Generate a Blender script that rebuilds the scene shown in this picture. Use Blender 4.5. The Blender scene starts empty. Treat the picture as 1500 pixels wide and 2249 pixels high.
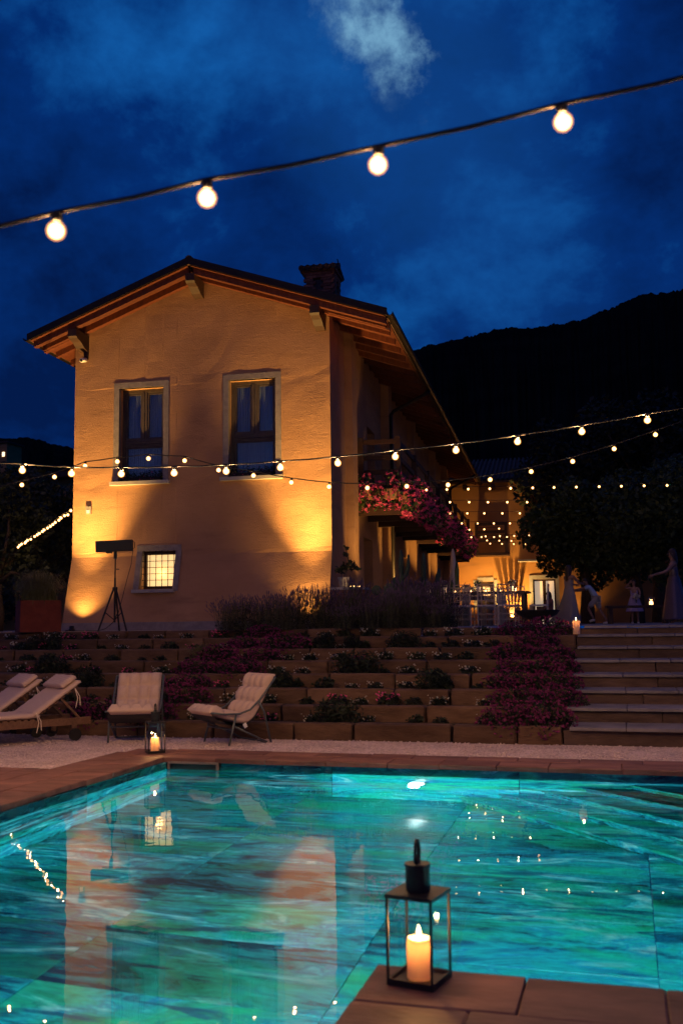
import bpy, math, random
import numpy as np
from mathutils import Vector, Matrix

# ------------------------------------------------------------------ camera, sky, light
sc = bpy.context.scene
F_PX, CX, CY = 2186.0, 750.0, 1124.5
PITCH, ROLL, YAW, CAM_H = 0.1128, -0.0124, 0.276, 1.35
cp, sp = math.cos(PITCH), math.sin(PITCH)
cr, sr = math.cos(ROLL), math.sin(ROLL)
_M = np.array([[cr, -sr, 0], [sr, cr, 0], [0, 0, 1]]) @ np.array([[1, 0, 0], [0, sp, -cp], [0, cp, sp]])
_B = np.array([[math.cos(YAW), math.sin(YAW), 0], [-math.sin(YAW), math.cos(YAW), 0], [0, 0, 1]])
CM = _M @ _B
cam_d = bpy.data.cameras.new('camera')
cam_d.sensor_fit = 'VERTICAL'; cam_d.sensor_height = 36; cam_d.sensor_width = 24
cam_d.lens = 36 * F_PX / 2249
cam_d.clip_start = 0.05; cam_d.clip_end = 6000
cam_d.dof.use_dof = True; cam_d.dof.focus_distance = 18.5; cam_d.dof.aperture_fstop = 2.8
cam = bpy.data.objects.new('camera', cam_d)
bpy.context.scene.collection.objects.link(cam)
m = Matrix.Identity(4)
for i in range(3):
    m[i][0] = CM[0][i]; m[i][1] = -CM[1][i]; m[i][2] = -CM[2][i]
m[2][3] = CAM_H
cam.matrix_world = m
sc.camera = cam

def ray(x, y):
    return CM.T @ np.array([(x - CX) / F_PX, (y - CY) / F_PX, 1.0])
def at_depth(x, y, d):
    p = ray(x, y) * d
    return Vector((p[0], p[1], p[2] + CAM_H))
def at_z(x, y, z):
    d = ray(x, y); s = (z - CAM_H) / d[2]
    return Vector((d[0] * s, d[1] * s, z))

world = bpy.data.worlds.new('World'); sc.world = world; world.use_nodes = True
def build_world():
    nt = world.node_tree; N = nt.nodes; L = nt.links
    N.clear()
    out = N.new('ShaderNodeOutputWorld'); bg = N.new('ShaderNodeBackground')
    L.new(bg.outputs[0], out.inputs[0])
    sky = N.new('ShaderNodeTexSky'); sky.sky_type = 'NISHITA'; sky.sun_disc = False
    sky.sun_elevation = math.radians(1.0); sky.sun_rotation = math.radians(200)
    tc = N.new('ShaderNodeTexCoord')
    mp = N.new('ShaderNodeMapping'); mp.inputs['Scale'].default_value = (1.0, 1.0, 1.35)
    L.new(tc.outputs['Generated'], mp.inputs[0])
    def noise(scale, detail, rough, dist, off):
        n = N.new('ShaderNodeTexNoise'); n.inputs['Scale'].default_value = scale
        n.inputs['Detail'].default_value = detail; n.inputs['Roughness'].default_value = rough
        n.inputs['Distortion'].default_value = dist
        a = N.new('ShaderNodeVectorMath'); a.operation = 'ADD'; a.inputs[1].default_value = off
        L.new(mp.outputs[0], a.inputs[0]); L.new(a.outputs[0], n.inputs[0])
        return n.outputs['Fac']
    big = noise(3.0, 6, 0.58, 0.12, (3.1, 1.7, 0.4))
    fine = noise(7.5, 9, 0.62, 0.15, (0.3, 5.2, 1.1))
    mixn = N.new('ShaderNodeMath'); mixn.operation = 'MULTIPLY_ADD'; mixn.inputs[1].default_value = 0.75
    L.new(fine, mixn.inputs[0]); L.new(big, mixn.inputs[2])
    hf = N.new('ShaderNodeMath'); hf.operation = 'MULTIPLY'; hf.inputs[1].default_value = .7; L.new(mixn.outputs[0], hf.inputs[0])
    ramp = N.new('ShaderNodeValToRGB'); L.new(hf.outputs[0], ramp.inputs[0])
    e = ramp.color_ramp.elements
    e[0].position = 0.50; e[0].color = (0.0004, 0.0095, 0.066, 1)
    e[1].position = 0.84; e[1].color = (0.006, 0.110, 0.40, 1)
    k = e.new(0.645); k.color = (0.0008, 0.024, 0.150, 1)
    # a break in the cloud deck, bright sky behind it
    def dirv(x, y):
        v = ray(x, y); return v / np.linalg.norm(v)
    c = dirv(790, 15); a1 = dirv(935, 260) - dirv(730, -100); a1 /= np.linalg.norm(a1)
    a2 = np.cross(c, a1); a2 /= np.linalg.norm(a2)
    def dot(v, off):
        n = N.new('ShaderNodeVectorMath'); n.operation = 'DOT_PRODUCT'; n.inputs[1].default_value = tuple(v)
        L.new(tc.outputs['Generated'], n.inputs[0])
        s = N.new('ShaderNodeMath'); s.operation = 'SUBTRACT'; s.inputs[1].default_value = off
        L.new(n.outputs['Value'], s.inputs[0]); return s.outputs[0]
    p = dot(a1, float(c @ a1)); q = dot(a2, float(c @ a2))
    def sq(v, s):
        n = N.new('ShaderNodeMath'); n.operation = 'MULTIPLY'; n.inputs[1].default_value = s; L.new(v, n.inputs[0])
        n2 = N.new('ShaderNodeMath'); n2.operation = 'MULTIPLY'; L.new(n.outputs[0], n2.inputs[0]); L.new(n.outputs[0], n2.inputs[1])
        return n2.outputs[0]
    add = N.new('ShaderNodeMath'); add.operation = 'ADD'; L.new(sq(p, 1 / 0.092), add.inputs[0]); L.new(sq(q, 1 / 0.034), add.inputs[1])
    wn = N.new('ShaderNodeTexNoise'); wn.inputs['Scale'].default_value = 22; wn.inputs['Detail'].default_value = 9; wn.inputs['Roughness'].default_value = .64
    L.new(tc.outputs['Generated'], wn.inputs[0]); wob = wn.outputs['Fac']
    w2 = N.new('ShaderNodeMath'); w2.operation = 'MULTIPLY_ADD'; w2.inputs[1].default_value = 5.6; w2.inputs[2].default_value = -2.75
    L.new(wob, w2.inputs[0])
    add2 = N.new('ShaderNodeMath'); add2.operation = 'ADD'; L.new(add.outputs[0], add2.inputs[0]); L.new(w2.outputs[0], add2.inputs[1])
    mr = N.new('ShaderNodeMapRange'); mr.interpolation_type = 'SMOOTHSTEP'
    mr.inputs['From Min'].default_value = 1.5; mr.inputs['From Max'].default_value = -0.3
    mr.inputs['To Min'].default_value = 0; mr.inputs['To Max'].default_value = 1
    L.new(add2.outputs[0], mr.inputs[0])
    # the wide soft lightening round the break
    mr2 = N.new('ShaderNodeMapRange'); mr2.interpolation_type = 'SMOOTHSTEP'
    mr2.inputs['From Min'].default_value = 22; mr2.inputs['From Max'].default_value = 0.0
    mr2.inputs['To Min'].default_value = 0; mr2.inputs['To Max'].default_value = 0.36
    L.new(add.outputs[0], mr2.inputs[0])
    mx0 = N.new('ShaderNodeMixRGB'); L.new(mr2.outputs[0], mx0.inputs[0]); L.new(ramp.outputs[0], mx0.inputs[1]); mx0.inputs[2].default_value = (0.008, 0.085, 0.33, 1)
    bk = N.new('ShaderNodeTexNoise'); bk.inputs['Scale'].default_value = 13; bk.inputs['Detail'].default_value = 8; bk.inputs['Roughness'].default_value = .6
    L.new(tc.outputs['Generated'], bk.inputs[0])
    bm = N.new('ShaderNodeMapRange'); bm.interpolation_type = 'SMOOTHSTEP'; bm.inputs['From Min'].default_value = .36; bm.inputs['From Max'].default_value = .60; bm.inputs['To Min'].default_value = .12; bm.inputs['To Max'].default_value = 1.0
    L.new(bk.outputs['Fac'], bm.inputs[0])
    bx_ = N.new('ShaderNodeMath'); bx_.operation = 'MULTIPLY'; L.new(mr.outputs[0], bx_.inputs[0]); L.new(bm.outputs[0], bx_.inputs[1])
    mx = N.new('ShaderNodeMixRGB'); L.new(bx_.outputs[0], mx.inputs[0]); L.new(mx0.outputs[0], mx.inputs[1]); mx.inputs[2].default_value = (0.17, 0.38, 0.57, 1)
    # twilight sky behind, very weak
    sm = N.new('ShaderNodeMixRGB'); sm.blend_type = 'ADD'; sm.inputs[0].default_value = 1
    sk = N.new('ShaderNodeMixRGB'); sk.blend_type = 'MULTIPLY'; sk.inputs[0].default_value = 1; sk.inputs[2].default_value = (0.0006, 0.001, 0.0022, 1)
    L.new(sky.outputs[0], sk.inputs[1]); L.new(mx.outputs[0], sm.inputs[1]); L.new(sk.outputs[0], sm.inputs[2])
    L.new(sm.outputs[0], bg.inputs[0]); bg.inputs[1].default_value = 1.0
build_world()

SUN_DIR = (0.25, 0.75, -0.75)   # dim pinkish afterglow from behind the camera, very soft
sun_d = bpy.data.lights.new('sun', 'SUN'); sun_d.energy = 0.08; sun_d.angle = math.radians(50); sun_d.color = (1, 0.42, 0.55)
sun = bpy.data.objects.new('sun', sun_d); sc.collection.objects.link(sun)
sun.rotation_euler = Vector(SUN_DIR).to_track_quat('-Z', 'Y').to_euler()

vs = sc.view_settings
sc.display_settings.display_device = 'sRGB'
vs.view_transform = 'Standard'; vs.look = 'None'; vs.exposure = 0.0; vs.gamma = 1.0; vs.use_curve_mapping = False
cy = sc.cycles
cy.use_denoising = True
cy.max_bounces = 7; cy.diffuse_bounces = 2; cy.use_adaptive_sampling = True; cy.adaptive_threshold = 0.03; cy.glossy_bounces = 4; cy.transmission_bounces = 8; cy.transparent_max_bounces = 16
cy.caustics_reflective = False; cy.caustics_refractive = False
cy.sample_clamp_indirect = 3.0; cy.blur_glossy = 0.5
try: cy.use_light_tree = True
except Exception: pass

BULB_W = 7.0          # watts of one festoon bulb
SPOT_W = 1200.0        # facade uplights
WARM = (1.0, 0.56, 0.22)

# ------------------------------------------------------------------ materials
MATS = {}
def nodes(name):
    mt = bpy.data.materials.new(name); mt.use_nodes = True
    nt = mt.node_tree
    bs = nt.nodes['Principled BSDF']
    MATS[name] = mt
    return mt, nt, bs
def mat(name, col, col2=None, rough=0.7, scale=4.0, stretch=(1, 1, 1), bump=0.0, bscale=None, rnd=0.0, metal=0.0, spec=0.4, detail=6, lo=0.35, hi=0.65, bdist=0.02):
    mt, nt, bs = nodes(name); N = nt.nodes; L = nt.links
    bs.inputs['Roughness'].default_value = rough; bs.inputs['Metallic'].default_value = metal
    bs.inputs['Specular IOR Level'].default_value = spec
    tc = N.new('ShaderNodeTexCoord'); oi = N.new('ShaderNodeObjectInfo')
    sc_ = N.new('ShaderNodeMath'); sc_.operation = 'MULTIPLY'; sc_.inputs[1].default_value = 61.0
    L.new(oi.outputs['Random'], sc_.inputs[0])
    ad = N.new('ShaderNodeVectorMath'); ad.operation = 'ADD'
    L.new(tc.outputs['Object'], ad.inputs[0]); L.new(sc_.outputs[0], ad.inputs[1])
    mp = N.new('ShaderNodeMapping'); mp.inputs['Scale'].default_value = stretch; L.new(ad.outputs[0], mp.inputs[0])
    c = (*col, 1)
    last = None
    if col2:
        n = N.new('ShaderNodeTexNoise'); n.inputs['Scale'].default_value = scale; n.inputs['Detail'].default_value = detail; n.inputs['Roughness'].default_value = 0.6
        L.new(mp.outputs[0], n.inputs[0])
        r = N.new('ShaderNodeValToRGB'); r.color_ramp.elements[0].position = lo; r.color_ramp.elements[1].position = hi
        r.color_ramp.elements[0].color = c; r.color_ramp.elements[1].color = (*col2, 1)
        L.new(n.outputs['Fac'], r.inputs[0]); last = r.outputs[0]
    if rnd:
        hs = N.new('ShaderNodeHueSaturation')
        mr = N.new('ShaderNodeMapRange'); mr.inputs['To Min'].default_value = 1 - rnd; mr.inputs['To Max'].default_value = 1 + rnd
        L.new(oi.outputs['Random'], mr.inputs[0]); L.new(mr.outputs[0], hs.inputs['Value'])
        if last: L.new(last, hs.inputs['Color'])
        else: hs.inputs['Color'].default_value = c
        last = hs.outputs[0]
    if last: L.new(last, bs.inputs['Base Color'])
    else: bs.inputs['Base Color'].default_value = c
    if bump:
        n = N.new('ShaderNodeTexNoise'); n.inputs['Scale'].default_value = bscale or scale * 4; n.inputs['Detail'].default_value = 5
        L.new(mp.outputs[0], n.inputs[0])
        b = N.new('ShaderNodeBump'); b.inputs['Strength'].default_value = bump; b.inputs['Distance'].default_value = bdist
        L.new(n.outputs['Fac'], b.inputs['Height']); L.new(b.outputs[0], bs.inputs['Normal'])
    return mt
def emis(name, col, strength):
    mt, nt, bs = nodes(name)
    bs.inputs['Base Color'].default_value = (*[min(1, c) for c in col], 1)
    bs.inputs['Emission Color'].default_value = (*col, 1); bs.inputs['Emission Strength'].default_value = strength
    return mt
def thin_glass(name, tint=(1, 1, 1), rough=0.0, ior=1.5):
    mt, nt, bs = nodes(name); N = nt.nodes; L = nt.links
    N.remove(bs); out = N['Material Output']
    t = N.new('ShaderNodeBsdfTransparent'); t.inputs[0].default_value = (*tint, 1)
    g = N.new('ShaderNodeBsdfGlossy'); g.inputs['Roughness'].default_value = rough
    ge = N.new('ShaderNodeNewGeometry'); dt = N.new('ShaderNodeVectorMath'); dt.operation = 'DOT_PRODUCT'
    L.new(ge.outputs['Normal'], dt.inputs[0]); L.new(ge.outputs['Incoming'], dt.inputs[1])
    def mth(op, a, b):
        n = N.new('ShaderNodeMath'); n.operation = op
        for i, v in enumerate((a, b)):
            if v is None: continue
            if isinstance(v, (int, float)): n.inputs[i].default_value = v
            else: L.new(v, n.inputs[i])
        return n.outputs[0]
    f0 = 1 - (1 - ((ior - 1) / (ior + 1)) ** 2) ** .5 if 0 else ((ior - 1) / (ior + 1)) ** 2
    p5 = mth('POWER', mth('SUBTRACT', 1.0, mth('ABSOLUTE', dt.outputs['Value'], None)), 5.0)
    fr = mth('MULTIPLY_ADD', p5, 1 - f0); fr.node.inputs[2].default_value = f0
    mx = N.new('ShaderNodeMixShader'); L.new(fr, mx.inputs[0]); L.new(t.outputs[0], mx.inputs[1]); L.new(g.outputs[0], mx.inputs[2])
    L.new(mx.outputs[0], out.inputs[0]); return mt

def plaster(name, col, col2, stain):
    mt, nt, bs = nodes(name); N = nt.nodes; L = nt.links
    bs.inputs['Roughness'].default_value = 0.92; bs.inputs['Specular IOR Level'].default_value = 0.15
    tc = N.new('ShaderNodeTexCoord')
    def nz(scale, st, detail=6, rough=.6, dist=0):
        mp = N.new('ShaderNodeMapping'); mp.inputs['Scale'].default_value = st; L.new(tc.outputs['Object'], mp.inputs[0])
        n = N.new('ShaderNodeTexNoise'); n.inputs['Scale'].default_value = scale; n.inputs['Detail'].default_value = detail
        n.inputs['Roughness'].default_value = rough; n.inputs['Distortion'].default_value = dist
        L.new(mp.outputs[0], n.inputs[0]); return n.outputs['Fac']
    r = N.new('ShaderNodeValToRGB'); r.color_ramp.elements[0].position = .3; r.color_ramp.elements[1].position = .7
    r.color_ramp.elements[0].color = (*col, 1); r.color_ramp.elements[1].color = (*col2, 1)
    L.new(nz(1.1, (1, 1, 1.4), 8), r.inputs[0])
    r2 = N.new('ShaderNodeValToRGB'); r2.color_ramp.elements[0].position = .56; r2.color_ramp.elements[1].position = .78
    r2.color_ramp.elements[0].color = (0, 0, 0, 1); r2.color_ramp.elements[1].color = (.6, .6, .6, 1)
    L.new(nz(0.85, (.55, .55, 2.6), 9, .65, .4), r2.inputs[0])
    mx = N.new('ShaderNodeMixRGB'); L.new(r2.outputs[0], mx.inputs[0]); L.new(r.outputs[0], mx.inputs[1]); mx.inputs[2].default_value = (*stain, 1)
    L.new(mx.outputs[0], bs.inputs['Base Color'])
    b1 = N.new('ShaderNodeBump'); b1.inputs['Strength'].default_value = .30; b1.inputs['Distance'].default_value = .02
    L.new(nz(7, (.6, .6, 2.4), 6), b1.inputs['Height'])
    b2 = N.new('ShaderNodeBump'); b2.inputs['Strength'].default_value = .8; b2.inputs['Distance'].default_value = .013
    L.new(nz(45, (.7, .7, 1.6), 4), b2.inputs['Height']); L.new(b1.outputs[0], b2.inputs['Normal'])
    L.new(b2.outputs[0], bs.inputs['Normal'])
    return mt
plaster('plaster', (.37, .20, .105), (.47, .265, .145), (.14, .07, .048))
plaster('plaster_red', (.48, .23, .08), (.56, .28, .11), (.26, .13, .08))
mat('surround', (.20, .17, .165), (.27, .235, .225), rough=.9, scale=9, bump=.4, bscale=40)
mat('sill', (.33, .30, .28), (.40, .37, .35), rough=.8, scale=8, bump=.2, bscale=30)
mat('wood_dark', (.028, .011, .007), (.05, .02, .011), rough=.6, scale=3, stretch=(1, 6, 6), bump=.2, rnd=.15)
mat('wood_eave', (.08, .018, .007), (.13, .032, .013), rough=.65, scale=3, stretch=(5, 5, 1), bump=.2, rnd=.2)
mat('wood_frame', (.055, .042, .034), (.085, .066, .054), rough=.5, scale=5, stretch=(3, 3, 1), bump=.1)
mat('roof', (.06, .03, .022), (.10, .05, .035), rough=.85, scale=6, bump=.3, rnd=.2)
mat('metal_dark', (.025, .018, .015), rough=.45, metal=.6)
mat('black', (.012, .010, .010), (.02, .017, .016), rough=.5, scale=20)
mat('white_plastic', (.8, .78, .75), rough=.4)
mat('grey_plastic', (.22, .21, .21), rough=.5)
mat('brick', (.20, .075, .045), (.30, .13, .08), rough=.9, scale=12, bump=.4, bscale=50, rnd=.3)
mat('mortar', (.22, .19, .16), rough=.95)
mat('sandstone', (.085, .042, .022), (.165, .092, .055), rough=.85, scale=2.2, stretch=(1, 1.5, 3.2), bump=.6, bscale=14, rnd=.28)
mat('step_stone', (.065, .036, .026), (.13, .08, .062), rough=.8, scale=2.2, stretch=(1, 2.5, 3), bump=.5, bscale=16, rnd=.22)
mat('tread_stone', (.16, .14, .145), (.25, .22, .225), rough=.75, scale=3, bump=.3, bscale=22, rnd=.12)
mat('paving', (.085, .030, .024), (.26, .12, .092), rough=.62, scale=2.0, stretch=(1, 2.6, 1), lo=.28, hi=.68, bump=.45, bscale=16, rnd=.16, bdist=.012)
mat('soil', (.02, .012, .009), (.035, .022, .016), rough=1, scale=20, bump=1, bscale=60)
mat('cushion', (.52, .37, .31), (.58, .42, .355), rough=.95, scale=90, bump=.25, bscale=300, bdist=.004)
mat('sling', (.03, .025, .03), rough=.8)
mat('frame_grey', (.10, .115, .12), rough=.4, metal=.3)
mat('teak', (.11, .05, .028), (.17, .085, .05), rough=.55, scale=3, stretch=(1, 9, 9), bump=.2, rnd=.1)
mat('tie', (.75, .62, .50), rough=.9)
mat('corten', (.15, .024, .012), (.22, .04, .018), rough=.8, scale=6, bump=.3)
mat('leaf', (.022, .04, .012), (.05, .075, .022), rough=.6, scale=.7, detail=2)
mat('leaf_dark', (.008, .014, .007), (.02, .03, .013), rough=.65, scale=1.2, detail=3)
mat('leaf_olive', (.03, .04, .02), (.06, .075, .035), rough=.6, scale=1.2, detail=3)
mat('grass_blade', (.10, .11, .03), (.20, .18, .07), rough=.6, scale=3, detail=2)
mat('lavender_stem', (.05, .055, .035), (.09, .09, .06), rough=.8, scale=4, detail=2)
mat('lavender_bloom', (.10, .06, .10), (.16, .10, .15), rough=.8, scale=4, detail=2)
mat('magenta', (.12, .010, .06), (.26, .03, .14), rough=.7, scale=9, detail=3)
mat('geranium', (.70, .04, .20), (.88, .14, .38), rough=.7, scale=6, detail=3)
mat('white_flower', (.42, .40, .34), (.55, .52, .45), rough=.8, scale=8)
mat('cactus', (.035, .06, .03), (.06, .09, .045), rough=.7, scale=6, bump=.3)
mat('bark', (.06, .04, .03), (.10, .07, .05), rough=.95, scale=6, stretch=(3, 3, 1), bump=.6)
mat('terracotta', (.30, .13, .08), (.38, .18, .11), rough=.85, scale=8)
mat('chair_gold', (.68, .54, .34), (.78, .62, .42), rough=.45, scale=5, rnd=.12)
mat('table_wood', (.10, .055, .03), (.15, .085, .05), rough=.5, scale=4, stretch=(1, 6, 1))
mat('ceramic', (.75, .73, .70), rough=.25, spec=.5)
mat('hill', (.008, .011, .010), (.016, .020, .015), rough=1, scale=.02, detail=8, spec=0)
mat('terrace', (.24, .20, .18), (.36, .31, .28), rough=.85, scale=3, bump=.3, bscale=25)
mat('ground', (.05, .055, .035), (.08, .075, .05), rough=1, scale=.2)
mat('skin', (.25, .13, .09), (.30, .17, .12), rough=.55, scale=12)
mat('hair', (.03, .018, .012), (.05, .03, .02), rough=.5, scale=30, stretch=(1, 1, .2))
mat('gown', (.30, .26, .22), rough=.8); mat('shirt_blue', (.30, .42, .58), (.34, .46, .62), rough=.9, scale=20)
mat('shorts', (.30, .28, .27), rough=.9); mat('lilac', (.30, .23, .38), rough=.85); mat('sequin', (.07, .05, .075), (.16, .12, .15), rough=.35, scale=60, metal=.3)
mat('pink_top', (.40, .16, .17), rough=.9); mat('shoe', (.55, .52, .50), rough=.6)
mat('canvas', (.70, .64, .55), rough=.9)
mat('curtain', (.60, .58, .55), (.72, .70, .66), rough=.95, scale=3, stretch=(9, 1, .2))
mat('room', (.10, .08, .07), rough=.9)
mat('pebble', (.60, .44, .41), (.80, .62, .58), rough=.9, scale=40, rnd=.0)
mat('cable', (.012, .010, .009), rough=.6)
thin_glass('glass'); thin_glass('window_glass', (.75, .8, .85), 0.0, 2.1)
emis('candle_far', (1.0, .55, .20), 5.0)
emis('lit_room', (1.0, .66, .28), 1.05)
emis('lit_door', (.95, .74, .50), .42)
emis('pool_lens', (.70, 1.0, 1.0), 24.0)
emis('far_window', (1.0, .75, .45), 2.2)

def m_bulb():
    mt, nt, bs = nodes('bulb'); N = nt.nodes; L = nt.links; N.remove(bs); out = N['Material Output']
    t = N.new('ShaderNodeBsdfTransparent'); t.inputs[0].default_value = (.96, .96, .96, 1)
    e = N.new('ShaderNodeEmission'); e.inputs[0].default_value = (1.0, .40, .09, 1); e.inputs[1].default_value = .62
    a = N.new('ShaderNodeAddShader'); L.new(t.outputs[0], a.inputs[0]); L.new(e.outputs[0], a.inputs[1]); L.new(a.outputs[0], out.inputs[0])
m_bulb()
def m_flame(name='flame', col=(1.0, .62, .22, 1), st=14):
    mt, nt, bs = nodes(name); N = nt.nodes; L = nt.links; N.remove(bs); out = N['Material Output']
    t = N.new('ShaderNodeBsdfTransparent'); e = N.new('ShaderNodeEmission'); e.inputs[0].default_value = col; e.inputs[1].default_value = st
    a = N.new('ShaderNodeAddShader'); L.new(t.outputs[0], a.inputs[0]); L.new(e.outputs[0], a.inputs[1]); L.new(a.outputs[0], out.inputs[0])
m_flame(); m_flame('bulb_core', (1.0, .52, .19, 1), 3.2)
def m_wax():
    mt, nt, bs = nodes('wax'); N = nt.nodes; L = nt.links; N.remove(bs); out = N['Material Output']
    d = N.new('ShaderNodeBsdfDiffuse'); d.inputs[0].default_value = (.86, .74, .64, 1)
    t = N.new('ShaderNodeBsdfTranslucent'); t.inputs[0].default_value = (.95, .55, .26, 1)
    mx = N.new('ShaderNodeMixShader'); mx.inputs[0].default_value = .45
    L.new(d.outputs[0], mx.inputs[1]); L.new(t.outputs[0], mx.inputs[2]); L.new(mx.outputs[0], out.inputs[0])
m_wax()
def m_gravel():
    mt, nt, bs = nodes('gravel'); N = nt.nodes; L = nt.links
    bs.inputs['Roughness'].default_value = .95; bs.inputs['Specular IOR Level'].default_value = .1
    tc = N.new('ShaderNodeTexCoord')
    v = N.new('ShaderNodeTexVoronoi'); v.inputs['Scale'].default_value = 46; L.new(tc.outputs['Object'], v.inputs[0])
    n = N.new('ShaderNodeTexNoise'); n.inputs['Scale'].default_value = 2.2; n.inputs['Detail'].default_value = 8; L.new(tc.outputs['Object'], n.inputs[0])
    r = N.new('ShaderNodeValToRGB'); e = r.color_ramp.elements
    e[0].position = .1; e[0].color = (.56, .40, .38, 1); e[1].position = .8; e[1].color = (.95, .75, .73, 1)
    L.new(v.outputs['Color'], r.inputs[0])
    r2 = N.new('ShaderNodeValToRGB'); r2.color_ramp.elements[0].position = .3; r2.color_ramp.elements[1].position = .7
    r2.color_ramp.elements[0].color = (.72, .70, .70, 1); r2.color_ramp.elements[1].color = (1, 1, 1, 1); L.new(n.outputs['Fac'], r2.inputs[0])
    mx = N.new('ShaderNodeMixRGB'); mx.blend_type = 'MULTIPLY'; mx.inputs[0].default_value = 1
    L.new(r.outputs[0], mx.inputs[1]); L.new(r2.outputs[0], mx.inputs[2]); L.new(mx.outputs[0], bs.inputs['Base Color'])
    b = N.new('ShaderNodeBump'); b.invert = True; b.inputs['Strength'].default_value = 1; b.inputs['Distance'].default_value = .02
    L.new(v.outputs['Distance'], b.inputs['Height']); L.new(b.outputs[0], bs.inputs['Normal'])
m_gravel()
def m_pool():
    mt, nt, bs = nodes('pool_marble'); N = nt.nodes; L = nt.links
    bs.inputs['Roughness'].default_value = .16; bs.inputs['Specular IOR Level'].default_value = .5; bs.inputs['IOR'].default_value = 1.9
    tc = N.new('ShaderNodeTexCoord'); oi = N.new('ShaderNodeObjectInfo')
    mu = N.new('ShaderNodeMath'); mu.operation = 'MULTIPLY'; mu.inputs[1].default_value = 83; L.new(oi.outputs['Random'], mu.inputs[0])
    ad = N.new('ShaderNodeVectorMath'); L.new(tc.outputs['Object'], ad.inputs[0]); L.new(mu.outputs[0], ad.inputs[1])
    def nz(scale, st, detail, rough, dist):
        mp = N.new('ShaderNodeMapping'); mp.inputs['Scale'].default_value = st; L.new(ad.outputs[0], mp.inputs[0])
        n = N.new('ShaderNodeTexNoise'); n.inputs['Scale'].default_value = scale; n.inputs['Detail'].default_value = detail
        n.inputs['Roughness'].default_value = rough; n.inputs['Distortion'].default_value = dist; L.new(mp.outputs[0], n.inputs[0]); return n.outputs['Fac']
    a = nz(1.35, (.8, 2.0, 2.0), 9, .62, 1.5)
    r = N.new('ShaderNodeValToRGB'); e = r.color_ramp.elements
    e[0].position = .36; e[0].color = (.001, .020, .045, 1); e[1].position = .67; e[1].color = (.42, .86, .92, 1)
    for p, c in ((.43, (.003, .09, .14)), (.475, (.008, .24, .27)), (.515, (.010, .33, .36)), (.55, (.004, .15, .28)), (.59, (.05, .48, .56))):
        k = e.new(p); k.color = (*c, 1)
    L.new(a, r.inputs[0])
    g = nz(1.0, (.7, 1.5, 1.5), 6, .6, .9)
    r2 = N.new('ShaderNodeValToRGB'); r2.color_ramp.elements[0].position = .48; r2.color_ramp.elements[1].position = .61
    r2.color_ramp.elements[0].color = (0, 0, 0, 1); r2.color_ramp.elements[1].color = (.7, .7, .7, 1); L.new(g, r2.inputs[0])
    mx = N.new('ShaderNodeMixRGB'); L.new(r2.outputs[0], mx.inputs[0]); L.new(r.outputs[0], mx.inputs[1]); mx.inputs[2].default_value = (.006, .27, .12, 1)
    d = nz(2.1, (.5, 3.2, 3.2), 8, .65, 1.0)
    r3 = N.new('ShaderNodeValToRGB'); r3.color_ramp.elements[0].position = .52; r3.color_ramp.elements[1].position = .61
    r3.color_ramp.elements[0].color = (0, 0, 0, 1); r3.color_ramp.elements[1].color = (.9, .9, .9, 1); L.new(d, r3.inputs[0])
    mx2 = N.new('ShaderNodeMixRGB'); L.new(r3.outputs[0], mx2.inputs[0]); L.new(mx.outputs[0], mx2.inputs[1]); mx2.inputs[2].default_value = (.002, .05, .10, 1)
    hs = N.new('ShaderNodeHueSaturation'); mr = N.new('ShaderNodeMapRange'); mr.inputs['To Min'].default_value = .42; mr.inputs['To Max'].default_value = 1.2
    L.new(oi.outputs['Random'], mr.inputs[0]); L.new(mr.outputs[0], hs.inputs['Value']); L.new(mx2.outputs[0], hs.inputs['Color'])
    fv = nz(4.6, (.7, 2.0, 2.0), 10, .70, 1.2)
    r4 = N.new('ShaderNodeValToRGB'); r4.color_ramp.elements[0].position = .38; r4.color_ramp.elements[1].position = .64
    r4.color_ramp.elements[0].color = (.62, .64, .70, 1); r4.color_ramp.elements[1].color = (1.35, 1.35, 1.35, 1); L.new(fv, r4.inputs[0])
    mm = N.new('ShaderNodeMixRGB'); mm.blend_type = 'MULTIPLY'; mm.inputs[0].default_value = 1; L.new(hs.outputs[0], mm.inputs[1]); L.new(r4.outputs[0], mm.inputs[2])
    L.new(mm.outputs[0], bs.inputs['Base Color'])
m_pool()
def m_water():
    mt, nt, bs = nodes('water'); N = nt.nodes; L = nt.links; N.remove(bs); out = N['Material Output']
    g = N.new('ShaderNodeBsdfGlass'); g.inputs['IOR'].default_value = 1.333; g.inputs['Roughness'].default_value = 0.0
    tc = N.new('ShaderNodeTexCoord'); n = N.new('ShaderNodeTexNoise'); n.inputs['Scale'].default_value = 3.2; n.inputs['Detail'].default_value = 2.5
    L.new(tc.outputs['Object'], n.inputs[0])
    b = N.new('ShaderNodeBump'); b.inputs['Strength'].default_value = .06; b.inputs['Distance'].default_value = .02
    L.new(n.outputs['Fac'], b.inputs['Height']); L.new(b.outputs[0], g.inputs['Normal']); L.new(g.outputs[0], out.inputs[0])
m_water()

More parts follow.
